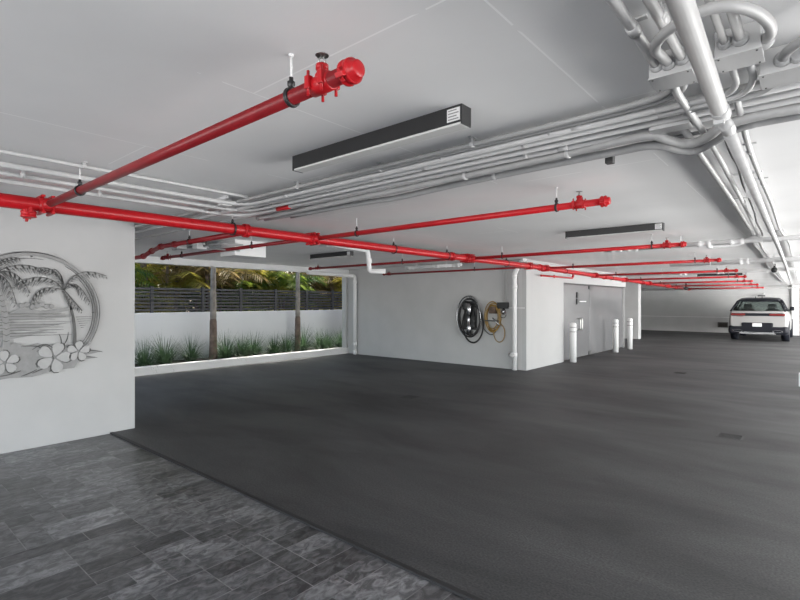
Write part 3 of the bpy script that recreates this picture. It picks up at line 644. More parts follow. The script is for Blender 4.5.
# ================================================================== CAR CHARGER + HOSE ON THE WALL
ev = thing('car_charger', 'black wall car charger wrapped in coiled black cable', 'car charger', (-6.69, 10.6, 1.2))
yw = 10.60
obj('back_plate', box(N(), -6.88, -6.50, yw - .05, yw, .90, 1.62, .02), 'black', ev)
b = N(); box(b, -6.86, -6.72, yw - .16, yw - .05, 1.40, 1.60, .03); box(b, -6.62, -6.50, yw - .14, yw - .05, .95, 1.25, .02); obj('housing', b, 'black', ev)
obj('front_column', lathe(N(), (-6.665, yw - .13, .78), (0, 0, 1), [(0, .05), (.01, .065), (.25, .07), (.26, .062), (.5, .062), (.51, .07), (.78, .07), (.80, .05)], 18), 'rim', ev)
obj('connector', tube(N(), smooth_path([(-6.56, yw - .12, 1.35), (-6.52, yw - .17, 1.22), (-6.53, yw - .16, 1.05)], 5), [.03] * 5 + [.035] * 6, 12), 'rubber', ev)
for i, (dx, dz, a, bb) in enumerate(((0, 0, .46, .30), (.01, -.02, .49, .325), (-.01, .01, .51, .345), (.02, -.03, .47, .315))):
    torusb = torus(N(), (-6.68 + dx, yw - .07 - .025 * i, 1.23 + dz), Y1, 1.0, .017, 40, 8, (a, bb)); obj('cable_coil', torusb, 'rim' if i in (1, 2) else 'rubber', ev)
obj('cable_coil', torus(N(), (-6.60, yw - .06, 1.04), Y1, 1.0, .02, 40, 8, (.46, .30)), 'rubber', ev)
obj('cable_tail', tube(N(), smooth_path([(-6.32, yw - .05, .98), (-6.22, yw - .04, .86), (-6.10, yw - .03, .80), (-5.98, yw - .04, .86), (-5.92, yw - .04, .98)], 8), .009, 8), 'rubber', ev)
hs = thing('hose_coil', 'coiled yellow hose with brown reel hanging on the grey wall', 'hose', (-6.0, 10.6, 1.4))
for i, (dx, dz, a, bb) in enumerate(((0, 0, .34, .20), (.015, -.015, .31, .18), (-.01, .02, .36, .215), (.0, .0, .28, .16), (.02, -.03, .33, .19))):
    obj('hose', torus(N(), (-6.02 + dx, yw - .04 - .022 * i, 1.23 + dz), Y1, 1.0, .013, 36, 8, (a, bb)), 'yellow', hs)
obj('hose', torus(N(), (-5.86, yw - .05, .85), Y1, 1.0, .012, 36, 8, (.22, .15)), 'yellow', hs)
obj('plug_box', box(N(), -6.10, -5.92, yw - .14, yw, 1.32, 1.48, .015), 'trunk2', hs)
obj('clamp', box(N(), -6.20, -5.80, yw - .17, yw - .14, 1.13, 1.16, .005), 'alum_dark', hs)
obj('nozzle', tube(N(), [(-5.98, yw - .16, 1.22), (-5.80, yw - .17, 1.05)], [.012, .02], 10), 'rim', hs)
ob = thing('outlet_box', 'black outlet box with two conduits rising to the ceiling', 'outlet', (-5.67, 10.6, 1.5))
obj('box', box(N(), -5.90, -5.62, yw - .10, yw, 1.44, 1.59, .01), 'black', ob)
for x in (-5.75, -5.66): obj('riser', tube(N(), [(x, yw - .03, 1.585), (x, yw - .03, 2.598)], .015, 10), 'steel', ob)
b = N(); lathe(b, (-5.74, yw - .06, 1.30), (0, 0, 1), [(0, .03), (.05, .05), (.10, .05), (.14, .02)], 12); torus(b, (-5.74, yw - .08, 1.30), Y1, .08, .01, 16, 6); obj('tap', b, 'rim', ob)

# ================================================================== BOLLARDS
def bollard(x, y, label, first=None):
    if first: return dup(first, (x, y, 0), label)
    t = thing('bollard', label, 'bollard', (x, y, 0), 'white bollards before the double door')
    obj('post', lathe(N(), (x, y, 0), (0, 0, 1), [(0, .084), (.86, .084), (1.00, .084), (1.035, .075), (1.05, .05), (1.055, .01)], 24), 'white', t)
    b = N()
    for z in (.80, .92): lathe(b, (x, y, z), (0, 0, 1), [(0, .0842), (.001, .086), (.018, .086), (.019, .0842)], 24)
    obj('band', b, 'alum', t)
    return t
b0 = bollard(-4.97, 12.92, 'nearest white bollard, left of the three by the door')
bollard(-4.93, 16.38, 'middle white bollard of the three by the door', b0)
bollard(-4.88, 17.75, 'right white bollard of the three, before the stub wall', b0)
# low white post at the right frame edge
lp = thing('low_post', 'short white post standing on asphalt at the right frame edge', 'post', (-.21, 12.0, 0))
obj('post', box(N(), -.285, -.13, 11.95, 12.10, 0, .25, .01), 'white', lp)
# floor drains
def drain(x, y, label):
    t = thing('floor_drain', label, 'drain', (x, y, 0), 'floor drains in the asphalt')
    obj('frame', box(N(), x - .13, x + .13, y - .13, y + .13, -.004, .003, .001), 'asphalt', t)
    b = N()
    for k in range(6): box(b, x - .11, x + .11, y - .11 + k * .038, y - .09 + k * .038, .002, .005)
    obj('grate', b, 'grate', t)
drain(-5.23, 6.385, 'small square floor drain left of centre on asphalt')
drain(-2.37, 12.5, 'small square floor drain in front of the parked car')
drain(-.80, 7.0, 'small square floor drain nearest the camera at right')

# ================================================================== METAL PALM RELIEF ON THE LEFT WALL
cy, cz, rr_ = 1.47, 1.475, .655
xw = -6.60
art = thing('wall_relief', 'round grey metal relief of palms, sea and flowers on left wall', 'wall art', (xw, cy, cz))
UV = dict(o=(xw + .018, cy, cz), u=(0, 1, 0), v=(0, 0, 1), n=(1, 0, 0))
def cut(bm, poly, d=.008, lift=0.0):
    prism(bm, poly, (UV['o'][0] + lift, cy, cz), UV['u'], UV['v'], UV['n'], d)
def strip(bm, pts, w, d=.008, lift=0.0):
    """curved tapering strip: pts (a,b), w widths"""
    P = [Vector((a, b, 0)) for a, b in pts]; L_ = []; R_ = []
    for i, p in enumerate(P):
        t = (P[min(i + 1, len(P) - 1)] - P[max(i - 1, 0)]).normalized(); nn = Vector((-t.y, t.x, 0))
        L_.append(p + nn * w[i] / 2); R_.append(p - nn * w[i] / 2)
    for i in range(len(P) - 1):
        cut(bm, [(q.x, q.y) for q in (L_[i], L_[i + 1], R_[i + 1], R_[i])], d, lift)
def arc(r, a0, a1, n=40): return [(r * math.cos(R(a0 + (a1 - a0) * i / n)), r * math.sin(R(a0 + (a1 - a0) * i / n))) for i in range(n + 1)]
def bez(p, q, s, n=10): return [((1 - t) ** 2 * p[0] + 2 * t * (1 - t) * q[0] + t * t * s[0], (1 - t) ** 2 * p[1] + 2 * t * (1 - t) * q[1] + t * t * s[1]) for t in [i / n for i in range(n + 1)]]
b = N()
n_ = 60; strip(b, arc(rr_, -42, 215, n_), [.012 + .030 * math.exp(-((i / n_ - .50) / .22) ** 2) for i in range(n_ + 1)])
obj('rim', b, 'alum', art)
for r_, a0_, a1_, w_ in ((-.035, -40, 60, .010), (-.060, -38, 45, .009), (.012, -36, 40, .007), (-.05, 80, 170, .009), (.018, 60, 125, .010)): 
    b = N(); strip(b, arc(rr_ + r_, a0_, a1_, 30), [w_ * (.3 + .7 * math.sin(PI * k / 30)) for k in range(31)]); obj('rim_line', b, 'alum_dark', art)
def frond(bm, bd, p, q, s, w=.05, leaf=.10, n=15):
    c = bez(p, q, s, n)
    body = [(c[i][0], c[i][1] + .006) for i in range(n + 1)] + [(c[i][0] + .012, c[i][1] - leaf * .42 * math.sin(PI * i / n) ** .7) for i in range(n, -1, -1)]
    cut(bm, body, .006)
    strip(bd, c, [.010 * (1 - .6 * i / n) for i in range(n + 1)], .006, .004)
    for i in range(2, n + 1):
        a = Vector((c[i][0], c[i][1], 0)); t = (a - Vector((c[i - 1][0], c[i - 1][1], 0))).normalized()
        dn = Vector((-t.y, t.x, 0))
        if dn.y > 0: dn = -dn
        k = leaf * (.45 + .55 * math.sin(PI * i / n)) * (.8 + .3 * ((i * 7) % 5) / 5)
        e = a + (dn * .8 + t * .5 + Vector((0, -.25, 0))) * k
        f0 = a + (e - a) * .30
        nn = Vector((-(e - a).normalized().y, (e - a).normalized().x, 0)) * .0045
        if i % 2: cut(bd, [((f0 + nn).x, (f0 + nn).y), ((f0 - nn).x, (f0 - nn).y), (e.x, e.y)], .007, .003)
        else: cut(bm, [((a + nn * 2).x, (a + nn * 2).y), ((a - nn * 2).x, (a - nn * 2).y), (e.x, e.y)], .006)
# right palm
crown = (.30, .26)
b = N(); bd = N()
frond(b, bd, crown, (.12, .52), (-.16, .30), leaf=.11); frond(b, bd, crown, (.02, .36), (-.02, .06), leaf=.09)
frond(b, bd, crown, (.24, .55), (.06, .50), leaf=.10); frond(b, bd, crown, (.40, .58), (.74, .44), leaf=.09); frond(b, bd, crown, (.42, .46), (.56, .12), leaf=.10); frond(b, bd, crown, (.34, .22), (.48, .02), leaf=.08)
frond(b, bd, crown, (.30, .46), (.20, .50), leaf=.08)
pr = obj('palm_fronds', b, 'alum', art); obj('frond_edge', bd, 'alum_dark', pr)
b = N(); tr = bez((.29, .25), (.44, -.02), (.40, -.46), 14); strip(b, tr, [.016 + .02 * i / 14 for i in range(15)]); obj('palm_trunk', b, 'alum_dark', art)
# left palm
b = N(); bd = N(); cl_ = (-.36, .40)
frond(b, bd, cl_, (-.14, .56), (-.02, .22), leaf=.13); frond(b, bd, cl_, (-.20, .48), (-.14, .10), leaf=.12); frond(b, bd, cl_, (-.10, .62), (.12, .46), leaf=.10); frond(b, bd, cl_, (-.55, .62), (-.72, .34), leaf=.12); frond(b, bd, cl_, (-.5, .48), (-.62, .12), leaf=.12); frond(b, bd, cl_, (-.3, .62), (-.12, .60), leaf=.09)
pl_ = obj('palm_fronds', b, 'alum', art); obj('frond_edge', bd, 'alum_dark', pl_)
b = N(); strip(b, bez((-.36, .40), (-.20, .08), (-.23, -.36), 14), [.045 + .02 * i / 14 for i in range(15)], .012); lt_ = obj('palm_trunk', b, 'alum', art)
b = N()
for k in range(12):
    q = bez((-.36, .40), (-.20, .08), (-.23, -.36), 13)[k + 1]; hw = .020 + .008 * k / 12; strip(b, [(q[0] - hw, q[1] + .008), (q[0], q[1] - .004), (q[0] + hw, q[1] + .008)], [.005, .008, .004], .003, .012)
obj('trunk_ring', b, 'alum_dark', lt_)
# island, sea
b = N(); cut(b, [(-.22, .0), (-.10, .06), (.0, .05), (.1, .02), (.2, .045), (.32, .06), (.42, .10), (.40, .04), (.2, .0)]); obj('island', b, 'alum', art)
b = N()
for k in range(7): lathe(b, (xw + .02, cy - .03 + k * .045 - .06, cz + .085 + .015 * math.sin(k * 2)), X1, [(0, .028), (.008, .026)], 10)
obj('island_trees', b, 'alum', art)
b = N()
random.seed(3)
cut(b, [(-.66, -.02), (-.3, -.01), (.36, -.02), (.40, -.05), (.1, -.06), (-.2, -.08), (-.66, -.07)]); cut(b, [(-.65, -.10), (-.2, -.11), (.2, -.12), (.38, -.11), (.1, -.16), (-.3, -.20), (-.62, -.22)]); cut(b, [(-.60, -.24), (-.2, -.22), (.15, -.19), (-.05, -.25), (-.35, -.30), (-.58, -.30)])
obj('sea', b, 'alum', art)
b = N()
for k in range(9):
    yy = -.01 - .03 * k; a0 = -.62 + random.random() * .1; strip(b, [(a0, yy), (a0 + .4, yy + .008), (.2 + random.random() * .2, yy)], [.003, .006, .003], .003, .008)
for k in range(6): strip(b, [(.42 + .01 * k, -.05 - .025 * k), (.60 - .02 * k, -.048 - .025 * k)], [.006, .003], .004)
obj('wave_line', b, 'alum_dark', art)
# flower bed at the base
b = N(); pts_ = [(-.64, -.40), (-.55, -.34), (-.45, -.37), (-.36, -.31), (-.25, -.36), (-.15, -.31), (-.05, -.36), (.05, -.33), (.16, -.37), (.28, -.34), (.36, -.40), (.50, -.42), (.70, -.47), (.52, -.50), (.62, -.54), (.45, -.56), (.40, -.64), (.20, -.65), (.0, -.70), (-.2, -.69), (-.4, -.71), (-.6, -.66), (-.7, -.55)]
cut(b, pts_, .006); obj('flower_bed', b, 'alum', art)
def flower(px, py, r, rot, n=5):
    b = N(); e = N()
    for k in range(n):
        a = rot + 2 * PI * k / n; dx, dy = math.cos(a), math.sin(a)
        poly = []
        for s, w in ((.15, .05), (.4, .24), (.68, .36), (.9, .30), (1.02, .10), (.96, 0), (1.02, -.12), (.88, -.30), (.66, -.34), (.4, -.22), (.15, -.05)): poly.append((px + r * (dx * s - dy * w), py + r * (dy * s + dx * w)))
        cut(b, poly, .008, .010)
        q = [(px + r * 1.06 * (dx * s - dy * w), py + r * 1.06 * (dy * s + dx * w)) for s, w in ((.45, -.30), (.75, -.36), (.97, -.24), (1.04, 0))]
        strip(e, q, [.006, .010, .010, .006], .006, .010)
    o = obj('flower', b, 'alum_light', art); obj('petal_edge', e, 'alum_dark', o)
flower(-.24, -.52, .125, .4); flower(.20, -.50, .165, 1.2); flower(-.50, -.53, .12, .9); flower(.44, -.45, .115, .2)
for (a, c, e) in (((.0, -.40), (.14, -.28), (.22, -.44)), ((.04, -.42), (.16, -.36), (.20, -.52)), ((-.1, -.36), (.1, -.34), (.14, -.44)), ((.30, -.36), (.34, -.30), (.34, -.22)), ((.27, -.38), (.28, -.30), (.25, -.24)), ((.5, -.45), (.6, -.44), (.70, -.48)), ((.46, -.52), (.56, -.52), (.64, -.54)), ((-.5, -.42), (-.42, -.34), (-.36, -.42)), ((.0, -.66), (.08, -.62), (.16, -.60)), ((.16, -.66), (.22, -.60), (.28, -.58)), ((-.3, -.66), (-.2, -.66), (-.1, -.62)), ((-.1, -.68), (-.02, -.66), (.04, -.62))):
    obj('leaf_line', (lambda b_: (strip(b_, bez(a, c, e, 8), [.004, .007, .010, .011, .011, .010, .008, .006, .003], .006, .008), b_)[1])(N()), 'alum_dark', art)
for a, c in ((.6, .0), (-.45, .3), (-.3, -.6), (.1, -.6), (0, .63)): obj('standoff', lathe(N(), (xw - .001, cy + a, cz + c), X1, [(0, .010), (.017, .010)], 10), 'alum_dark', art)

# ================================================================== CAR
CX, CYR = -1.90, 24.6
car = thing('suv_car', 'white sport utility car with black roof parked at the far end', 'car', (CX, CYR + 2.4, 0))
def loft(bm, secs):
    rings = [[bm.verts.new(p) for p in s] for s in secs]; k = len(rings[0])
    for A, B in zip(rings, rings[1:]):
        for i in range(k): bm.faces.new((A[i], A[(i + 1) % k], B[(i + 1) % k], B[i])).smooth = True
    bm.faces.new(rings[0][::-1]); bm.faces.new(rings[-1]); bmesh.ops.recalc_face_normals(bm, faces=bm.faces); return bm
def sec(y, w, zb, zt, wt=None, e=.06):
    wt = wt or w * .93; H_ = [(w * .90, zb), (w * .985, zb + e), (w, zb + (zt - zb) * .45), (w * .985, zb + (zt - zb) * .75), (wt, zt - e * .5), (wt - .05, zt)]
    return [(CX + a, CYR + y, z) for a, z in H_] + [(CX - a, CYR + y, z) for a, z in H_[::-1]]
b = N(); loft(b, [sec(.02, .90, .60, 1.20, .86), sec(.07, .955, .54, 1.235, .90), sec(.25, .985, .46, 1.25, .92), sec(.9, 1.0, .36, 1.24, .93), sec(2.4, 1.0, .34, 1.20, .93), sec(3.6, .99, .36, 1.13, .92), sec(4.5, .97, .40, 1.05, .88), sec(4.82, .90, .42, .95, .82), sec(4.9, .80, .45, .85, .72)])
obj('body', b, 'carwhite', car)
b = N(); loft(b, [sec(-.03, .92, .34, .56, .90, .03), sec(.05, .99, .28, .62, .97, .03), sec(.45, 1.0, .26, .60, .985, .03)]); box(b, CX - .52, CX + .52, CYR - .02, CYR + .08, .46, .76, .04)
obj('rear_bumper', b, 'carblack', car)
b = N(); box(b, CX - .60, CX + .60, CYR - .035, CYR + .05, .30, .345, .008); box(b, CX - .56, CX + .56, CYR - .04, CYR + .02, .36, .375); obj('skid_plate', b, 'rim', car)
for s in (1, -1): obj('exhaust_trim', torus(N(), (CX + s * .66, CYR - .03, .42), Y1, 1.0, .014, 24, 6, (.045, .16)), 'rim', car)
obj('license_plate', box(N(), CX - .155, CX + .155, CYR - .035, CYR - .02, .60, .74, .004), 'plate', car)
obj('light_strip', box(N(), CX - .86, CX + .86, CYR - .005, CYR + .06, 1.03, 1.145, .006), 'carblack', car)
for s in (1, -1): obj('tail_light', box(N(), min(CX + s * .40, CX + s * .90), max(CX + s * .40, CX + s * .90), CYR - .012, CYR + .09, 1.05, 1.125, .008), 'carred', car)
obj('badge', box(N(), CX - .70, CX - .46, CYR - .002, CYR + .04, 1.005, 1.02), 'carred', car)
# greenhouse
def gsec(y, w0, z0, w1, z1): return y, w0, z0, w1, z1
G = [(.10, .90, 1.24, .82, 1.29), (.45, .92, 1.24, .68, 1.65), (1.4, .93, 1.24, .68, 1.72), (2.4, .93, 1.22, .67, 1.71), (3.0, .92, 1.20, .65, 1.63), (3.75, .91, 1.13, .80, 1.16)]
for s in (1, -1):
    b = N()
    for i in range(5):
        y, w0, z0, w1, z1 = G[i]; y2, w02, z02, w12, z12 = G[i + 1]
        q = [bm_ for bm_ in ((CX + s * w0, CYR + y, z0), (CX + s * w02, CYR + y2, z02), (CX + s * w12, CYR + y2, z12), (CX + s * w1, CYR + y, z1))]
        f = b.faces.new([b.verts.new(p) for p in q])
    obj('side_window', b, 'carglass', car)
b = N(); q = [(CX - .88, CYR + .06, 1.235), (CX + .88, CYR + .06, 1.235), (CX + .69, CYR + .47, 1.64), (CX - .69, CYR + .47, 1.64)]
b.faces.new([b.verts.new(p) for p in q]); obj('rear_window', b, 'carglass', car)
b = N(); q = [(CX - .90, CYR + 3.75, 1.14), (CX + .90, CYR + 3.75, 1.14), (CX + .65, CYR + 3.0, 1.64), (CX - .65, CYR + 3.0, 1.64)]
b.faces.new([b.verts.new(p) for p in q]); obj('windscreen', b, 'carglass', car)
b = N()
loft(b, [[(CX + a, CYR + y, z) for a, z in ((w, z0), (w * .9, z0 + .05), (w * .5, z0 + .075), (-w * .5, z0 + .075), (-w * .9, z0 + .05), (-w, z0), (-w * .8, z0 - .02), (w * .8, z0 - .02))] for y, w, z0 in ((.30, .68, 1.64), (.5, .71, 1.665), (1.4, .715, 1.72), (2.4, .705, 1.71), (3.0, .66, 1.63))])
obj('roof', b, 'carblack', car)
b = N(); box(b, CX - .70, CX + .70, CYR + .24, CYR + .5, 1.63, 1.665, .012); obj('spoiler', b, 'carblack', car)
b = N()
for s in (1, -1):
    tube(b, [(CX + s * .90, CYR + .06, 1.23), (CX + s * .70, CYR + .46, 1.64)], .035, 8); tube(b, [(CX + s * .92, CYR + 1.3, 1.23), (CX + s * .70, CYR + 1.3, 1.70)], .03, 8)
    tube(b, [(CX + s * .92, CYR + 2.3, 1.22), (CX + s * .69, CYR + 2.3, 1.69)], .03, 8)
obj('pillar', b, 'carblack', car)
for s in (1, -1):
    b = N(); box(b, CX + s * .42 - .15, CX + s * .42 + .15, CYR + 1.25, CYR + 1.36, 1.30, 1.52, .05); obj('rear_headrest', b, 'seat', car)
    b = N(); box(b, CX + s * .42 - .26, CX + s * .42 + .26, CYR + 1.25, CYR + 1.45, .9, 1.30, .06); obj('rear_seat', b, 'seat', car)
for x in (-.10, .12): obj('roof_fin', loft(N(), [[(CX + x - w, CYR + .6, z) for w, z in ((.02, 1.72), (-.02, 1.72), (-.005, 1.84), (.005, 1.84))], [(CX + x - w, CYR + .85, z) for w, z in ((.02, 1.75), (-.02, 1.75), (-.004, 1.78), (.004, 1.78))]]), 'carblack', car)
for s in (1, -1):
    b = N(); box(b, min(CX + s * .95, CX + s * 1.10), max(CX + s * .95, CX + s * 1.10), CYR + 2.85, CYR + 2.97, 1.22, 1.40, .03); box(b, min(CX + s * .88, CX + s * 1.0), max(CX + s * .88, CX + s * 1.0), CYR + 2.87, CYR + 2.95, 1.22, 1.27, .01); obj('side_mirror', b, 'carblack', car)
for s in (1, -1):
    for y in (.92, 3.9):
        x = CX + s * .86
        w_ = obj('wheel', lathe(N(), (x - .13, CYR + y, .38), X1, [(0, .24), (.01, .34), (.04, .375), (.22, .375), (.25, .34), (.26, .24)], 32), 'rubber', car)
        b = N(); lathe(b, (x + s * .10, CYR + y, .38), (s, 0, 0), [(0, .25), (.025, .25), (.03, .23), (.02, .20), (.015, .06), (.03, .05), (.032, .01)], 24)
        for k in range(5):
            a = 2 * PI * k / 5; tube(b, [(x + s * .13, CYR + y, .38), (x + s * .125, CYR + y + math.cos(a) * .23, .38 + math.sin(a) * .23)], .02, 6)
        obj('rim', b, 'rim', w_)
        b = N(); lathe(b, (x - .10, CYR + y, .40), X1, [(0, .43), (.245, .43)], 28); obj('wheel_arch', b, 'carblack', car)
# wheel stop behind the car, a dark box near the far wall
sg_ = thing('wall_plaque', 'small dark framed plaque low on far wall, left of car', 'plaque', (-3.78, 30.37, .4))
obj('frame', box(N(), -4.02, -3.55, 30.33, 30.40, .27, .55, .01), 'alum_dark', sg_); obj('panel', box(N(), -3.97, -3.60, 30.322, 30.335, .31, .50), 'soil', sg_)
wc = thing('wall_camera', 'small camera on an arm on the far wall above the car', 'camera', (-2.0, 30.4, 2.0))
b = N(); tube(b, fillet([(-2.05, 30.4, 2.02), (-2.05, 30.1, 2.02), (-2.05, 30.1, 1.9)], .03), .02, 8); obj('arm', b, 'white', wc)
obj('camera_body', box(N(), -2.3, -2.0, 30.03, 30.17, 1.87, 1.95, .01), 'alum_dark', wc)

# ================================================================== PLANTER AND GARDEN BEYOND THE OPENING
def blade(bm, p, d, L, w, droop, n=5):
    p = Vector(p); d = Vector(d).normalized(); side = d.cross(Vector((0, 0, 1)))
    if side.length < .01: side = Vector((1, 0, 0))
    side.normalize(); prev = None; q = p.copy(); dd = d.copy()
    for i in range(n + 1):
        ww = w * (1 - (i / n) ** 1.5) + .0006
        a = bm.verts.new(q - side * ww); c = bm.verts.new(q + side * ww)
        if prev: bm.faces.new((prev[0], prev[1], c, a))
        prev = (a, c); q = q + dd * L / n; dd = (dd + Vector((0, 0, -droop / n))).normalized()
random.seed(11)
def clump_mesh(n, hgt):
    bm = N()
    for k in range(n):
        a = random.random() * 2 * PI; t = random.random() ** .7
        d = (math.cos(a) * t * 1.05, math.sin(a) * t * 1.05, 1.0); r0 = .12 * random.random()
        blade(bm, (math.cos(a) * r0, math.sin(a) * r0, -.02), d, hgt * (.7 + .5 * random.random()), .008, 1.9 * t + .45)
    return bm
protos = []
gl = ['first grass clump from the left, beside the relief wall', 'second grass clump from the left in the planter', 'third grass clump, just left of the nearer palm trunk', 'tall grass clump just right of the nearer palm trunk',
      'fifth grass clump from the left in the planter', 'sixth grass clump, in the middle of the planter', 'seventh grass clump, middle right of the planter', 'eighth grass clump, just left of the farther palm trunk',
      'ninth grass clump, just right of the farther palm trunk', 'tenth grass clump, third from the planter right end', 'eleventh grass clump, second from the planter right end', 'last grass clump at the planter right end']
gy = [4.75, 5.25, 5.95, 6.75, 7.30, 7.75, 8.25, 8.75, 9.45, 9.95, 10.35, 11.0]
for i, y in enumerate(gy):
    t = thing('grass_clump', gl[i], 'plant', (-11.75 - .12 * (i % 3), y, .11), 'grass clumps in the planter')
    if i < 3:
        me_ = N(); tmp = clump_mesh(240, .70 + .03 * i); merge(me_, tmp)
        o = bpy.data.objects.new('leaves', bpy.data.meshes.new('leaves')); me_.to_mesh(o.data); me_.free(); o.data.materials.append(M['grass']); C.objects.link(o); o.parent = t; protos.append(o)
    else:
        o = protos[i % 3].copy(); C.objects.link(o); o.parent = t
    t['kind'] = 'thing'; t.rotation_euler = (0, 0, i * 1.3); s_ = .85 + .22 * random.random(); t.scale = (s_, s_, s_)
# palm trees in the planter
def pinnate(bm, p, d, L, leafL, droop, n=26, lw=.016):
    p = Vector(p); d = Vector(d).normalized(); q = p.copy(); dd = d.copy(); pts = [q.copy()]
    for i in range(n): q = q + dd * L / n; dd = (dd + Vector((0, 0, -droop / n))).normalized(); pts.append(q.copy())
    tube(bm, pts[::2] if n % 2 == 0 else pts, .008, 4, False)
    for i in range(3, n + 1):
        t = (pts[i] - pts[i - 1]).normalized(); side = t.cross(Vector((0, 0, 1))).normalized()
        ll = leafL * (1 - .75 * abs(i / n - .45) ** 1.3)
        for s in (1, -1):
            e = pts[i] + (side * s * .85 + t * .45 + Vector((0, 0, -.35 - .3 * random.random()))) * ll
            m_ = (pts[i] + e) / 2 + Vector((0, 0, .06 * ll)); w = t * lw
            a = bm.verts.new(pts[i]); c = bm.verts.new(m_ + w); f = bm.verts.new(e); g = bm.verts.new(m_ - w)
            bm.faces.new((a, c, f, g))
def palm_tree(x, y, r0, r1, h, label, lean=0.0):
    t = thing('palm_tree', label, 'palm tree', (x, y, .1))
    P = []; rr = []
    for i in range(41):
        u = i / 40; P.append((x + lean * u, y, .08 + h * u)); rr.append(r0 + (r1 - r0) * min(1, u * 2.2) + (.006 if i % 2 else 0))
    obj('trunk', tube(N(), P, rr, 14), 'trunk', t)
    obj('trunk_base', tube(N(), [(x, y, .06), (x, y, .5), (x + lean * .2, y, 1.1), (x + lean * .25, y, 1.3)], [r0 * 1.3, r0 * 1.12, r0 * 1.03, r1 * .9], 14), 'trunkfoot', t)['label'] = 'dark brown trunk foot'
    b = N()
    for k in range(14):
        a = 2 * PI * k / 14; pinnate(b, (x + lean, y, h + .05), (math.cos(a), math.sin(a), .9), 1.9, .5, 1.9)
    obj('fronds', b, 'palmA', t)
palm_tree(-11.72, 6.40, .085, .062, 5.2, 'nearer palm trunk rising from the planter, left of the two')
palm_tree(-11.95, 9.24, .078, .055, 5.2, 'farther thinner palm trunk rising from the planter, right one')

# fence on the garden wall
fn = thing('fence', 'dark horizontal slat fence on top of the white garden wall', 'fence', (-12.52, 5, 1.335))
for y in (-2.6, .0, 2.6, 3.95, 5.22, 6.54, 7.67, 8.85, 10.03, 11.14, 12.3): obj('post', box(N(), -12.56, -12.49, y - .035, y + .035, 1.33, 1.99, .004), 'fence', fn)
b = N()
for k in range(7): box(b, -12.545, -12.52, -6, 12.5, 1.375 + k * .088, 1.375 + k * .088 + .055)
obj('slat_panel', b, 'fence', fn)

# garden: palms, trees, hedge
def areca(x, y, h, label, m, stems=6, fr=9, name='areca_palm'):
    t = thing(name, label, 'palm', (x, y, -.05)); st = N(); lf = N()
    for k in range(stems):
        a = 2 * PI * k / stems + random.random(); sx = x + math.cos(a) * .28; sy = y + math.sin(a) * .28; hh = h * (.45 + .4 * random.random())
        tube(st, [(sx, sy, -.05), (sx + math.cos(a) * .12, sy + math.sin(a) * .12, hh)], [.055, .04], 8)
        for j in range(fr):
            b_ = 2 * PI * j / fr + random.random() * .6
            pinnate(lf, (sx + math.cos(a) * .12, sy + math.sin(a) * .12, hh - .1), (math.cos(b_), math.sin(b_), .9 + random.random() * .9), 1.1 + .5 * random.random(), .50, 1.5, 20, .024)
    obj('stems', st, 'trunk2', t); obj('fronds', lf, m, t)
random.seed(5)
pl = [(-14.1, 4.4, 2.9, 'palmA', 'green palm clump behind the fence at its left end'), (-14.2, 6.2, 3.4, 'palmB', 'yellowish palm clump behind the fence left of the nearer trunk'),
      (-14.0, 7.5, 2.9, 'palmC', 'dry brownish palm clump just right of the nearer trunk'), (-14.3, 8.9, 3.3, 'palmB', 'yellow green palm clump behind the middle of the fence'),
      (-14.2, 10.0, 3.0, 'palmA', 'green palm clump behind the fence, left of the farther trunk'), (-14.4, 11.6, 3.3, 'palmC', 'dry palm clump behind the fence near the farther trunk'),
      (-13.9, 13.0, 3.0, 'palmB', 'yellow palm clump behind the right part of the fence'), (-14.6, 14.8, 3.4, 'palmA', 'green palm clump behind the fence at its right end'),
      (-14.5, 5.3, 2.1, 'palmB', 'low yellow palm clump close behind the fence at left'), (-14.4, 8.1, 2.2, 'palmA', 'low green palm clump close behind the middle of the fence'), (-14.5, 9.5, 2.0, 'palmB', 'low yellow palm clump close behind the middle of the fence'), (-14.6, 12.4, 2.1, 'palmB', 'low yellow palm clump close behind the fence at right'), (-16.4, 5.4, 4.0, 'palmB', 'tall rear palm clump at the left of the garden'), (-16.6, 9.4, 4.0, 'palmA', 'tall rear palm clump in the middle of the garden'), (-16.8, 13.8, 4.0, 'palmB', 'tall rear palm clump at the right of the garden')]
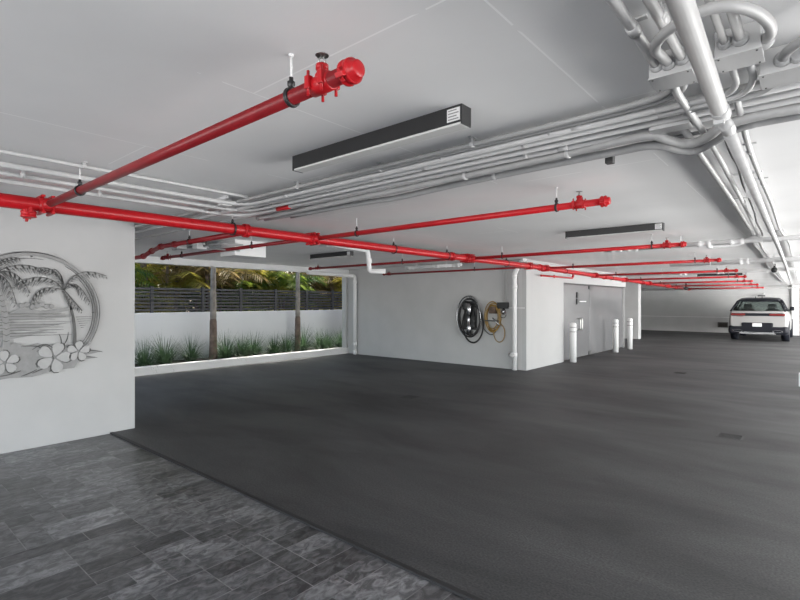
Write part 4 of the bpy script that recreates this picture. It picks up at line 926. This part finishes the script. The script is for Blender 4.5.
for x, y, h, m, lab in pl: areca(x, y, h, lab, m)
def tree(x, y, r, label, lean):
    t = thing('garden_tree', label, 'tree', (x, y, -.05)); b = N(); tube(b, [(x + lean * u, y + .1 * math.sin(u * 5), -.05 + 5 * u) for u in [i / 12 for i in range(13)]], [r * (1 - .03 * i) for i in range(13)], 12); obj('trunk', b, 'trunk2', t)
    b = N()
    for k in range(500):
        v = Vector((random.gauss(0, 1), random.gauss(0, 1), random.gauss(0, .6))); v = v * .9 + Vector((x + lean, y, 5.0))
        a = Vector((random.uniform(-1, 1), random.uniform(-1, 1), random.uniform(-1, 1))).normalized() * .14; c = a.cross(Vector((0, 0, 1))).normalized() * .06
        b.faces.new([b.verts.new(v - a), b.verts.new(v + c), b.verts.new(v + a), b.verts.new(v - c)])
    obj('crown', b, 'palmA', t)
tree(-14.0, 5.55, .10, 'brown tree trunk behind the fence near its left end', .1)
tree(-14.9, 10.6, .13, 'brown tree trunk behind the middle of the fence', -.2)
tree(-14.6, 13.9, .12, 'brown tree trunk behind the right end of the fence', .2)
tree(-13.4, 7.05, .07, 'slim trunk behind the fence right of the nearer palm trunk', .05)
tree(-13.5, 11.9, .075, 'slim trunk behind the fence right of the farther palm trunk', -.05)
tree(-14.4, 8.2, .10, 'leaning trunk deeper in the garden, near middle', .35)
def hedge(x, y0, y1, h, n, label, m):
    b = N()
    for k in range(n):
        v = Vector((x + random.gauss(0, .22), random.uniform(y0, y1), h * random.random()))
        a = Vector((random.uniform(-1, 1), random.uniform(-1, 1), random.uniform(-1, .6))).normalized() * random.uniform(.14, .28); c = a.cross(Vector((random.random(), random.random(), 1))).normalized() * a.length * .35
        b.faces.new([b.verts.new(v - a), b.verts.new(v + c), b.verts.new(v + a), b.verts.new(v - c)])
    o = obj('hedge', b, m, None, (x, (y0 + y1) / 2, 0)); tag(o, label, 'hedge'); o['kind'] = 'stuff'
hedge(-17.6, -2, 26, 5.6, 36000, 'dense dark hedge closing the garden behind the palms', 'hedge')
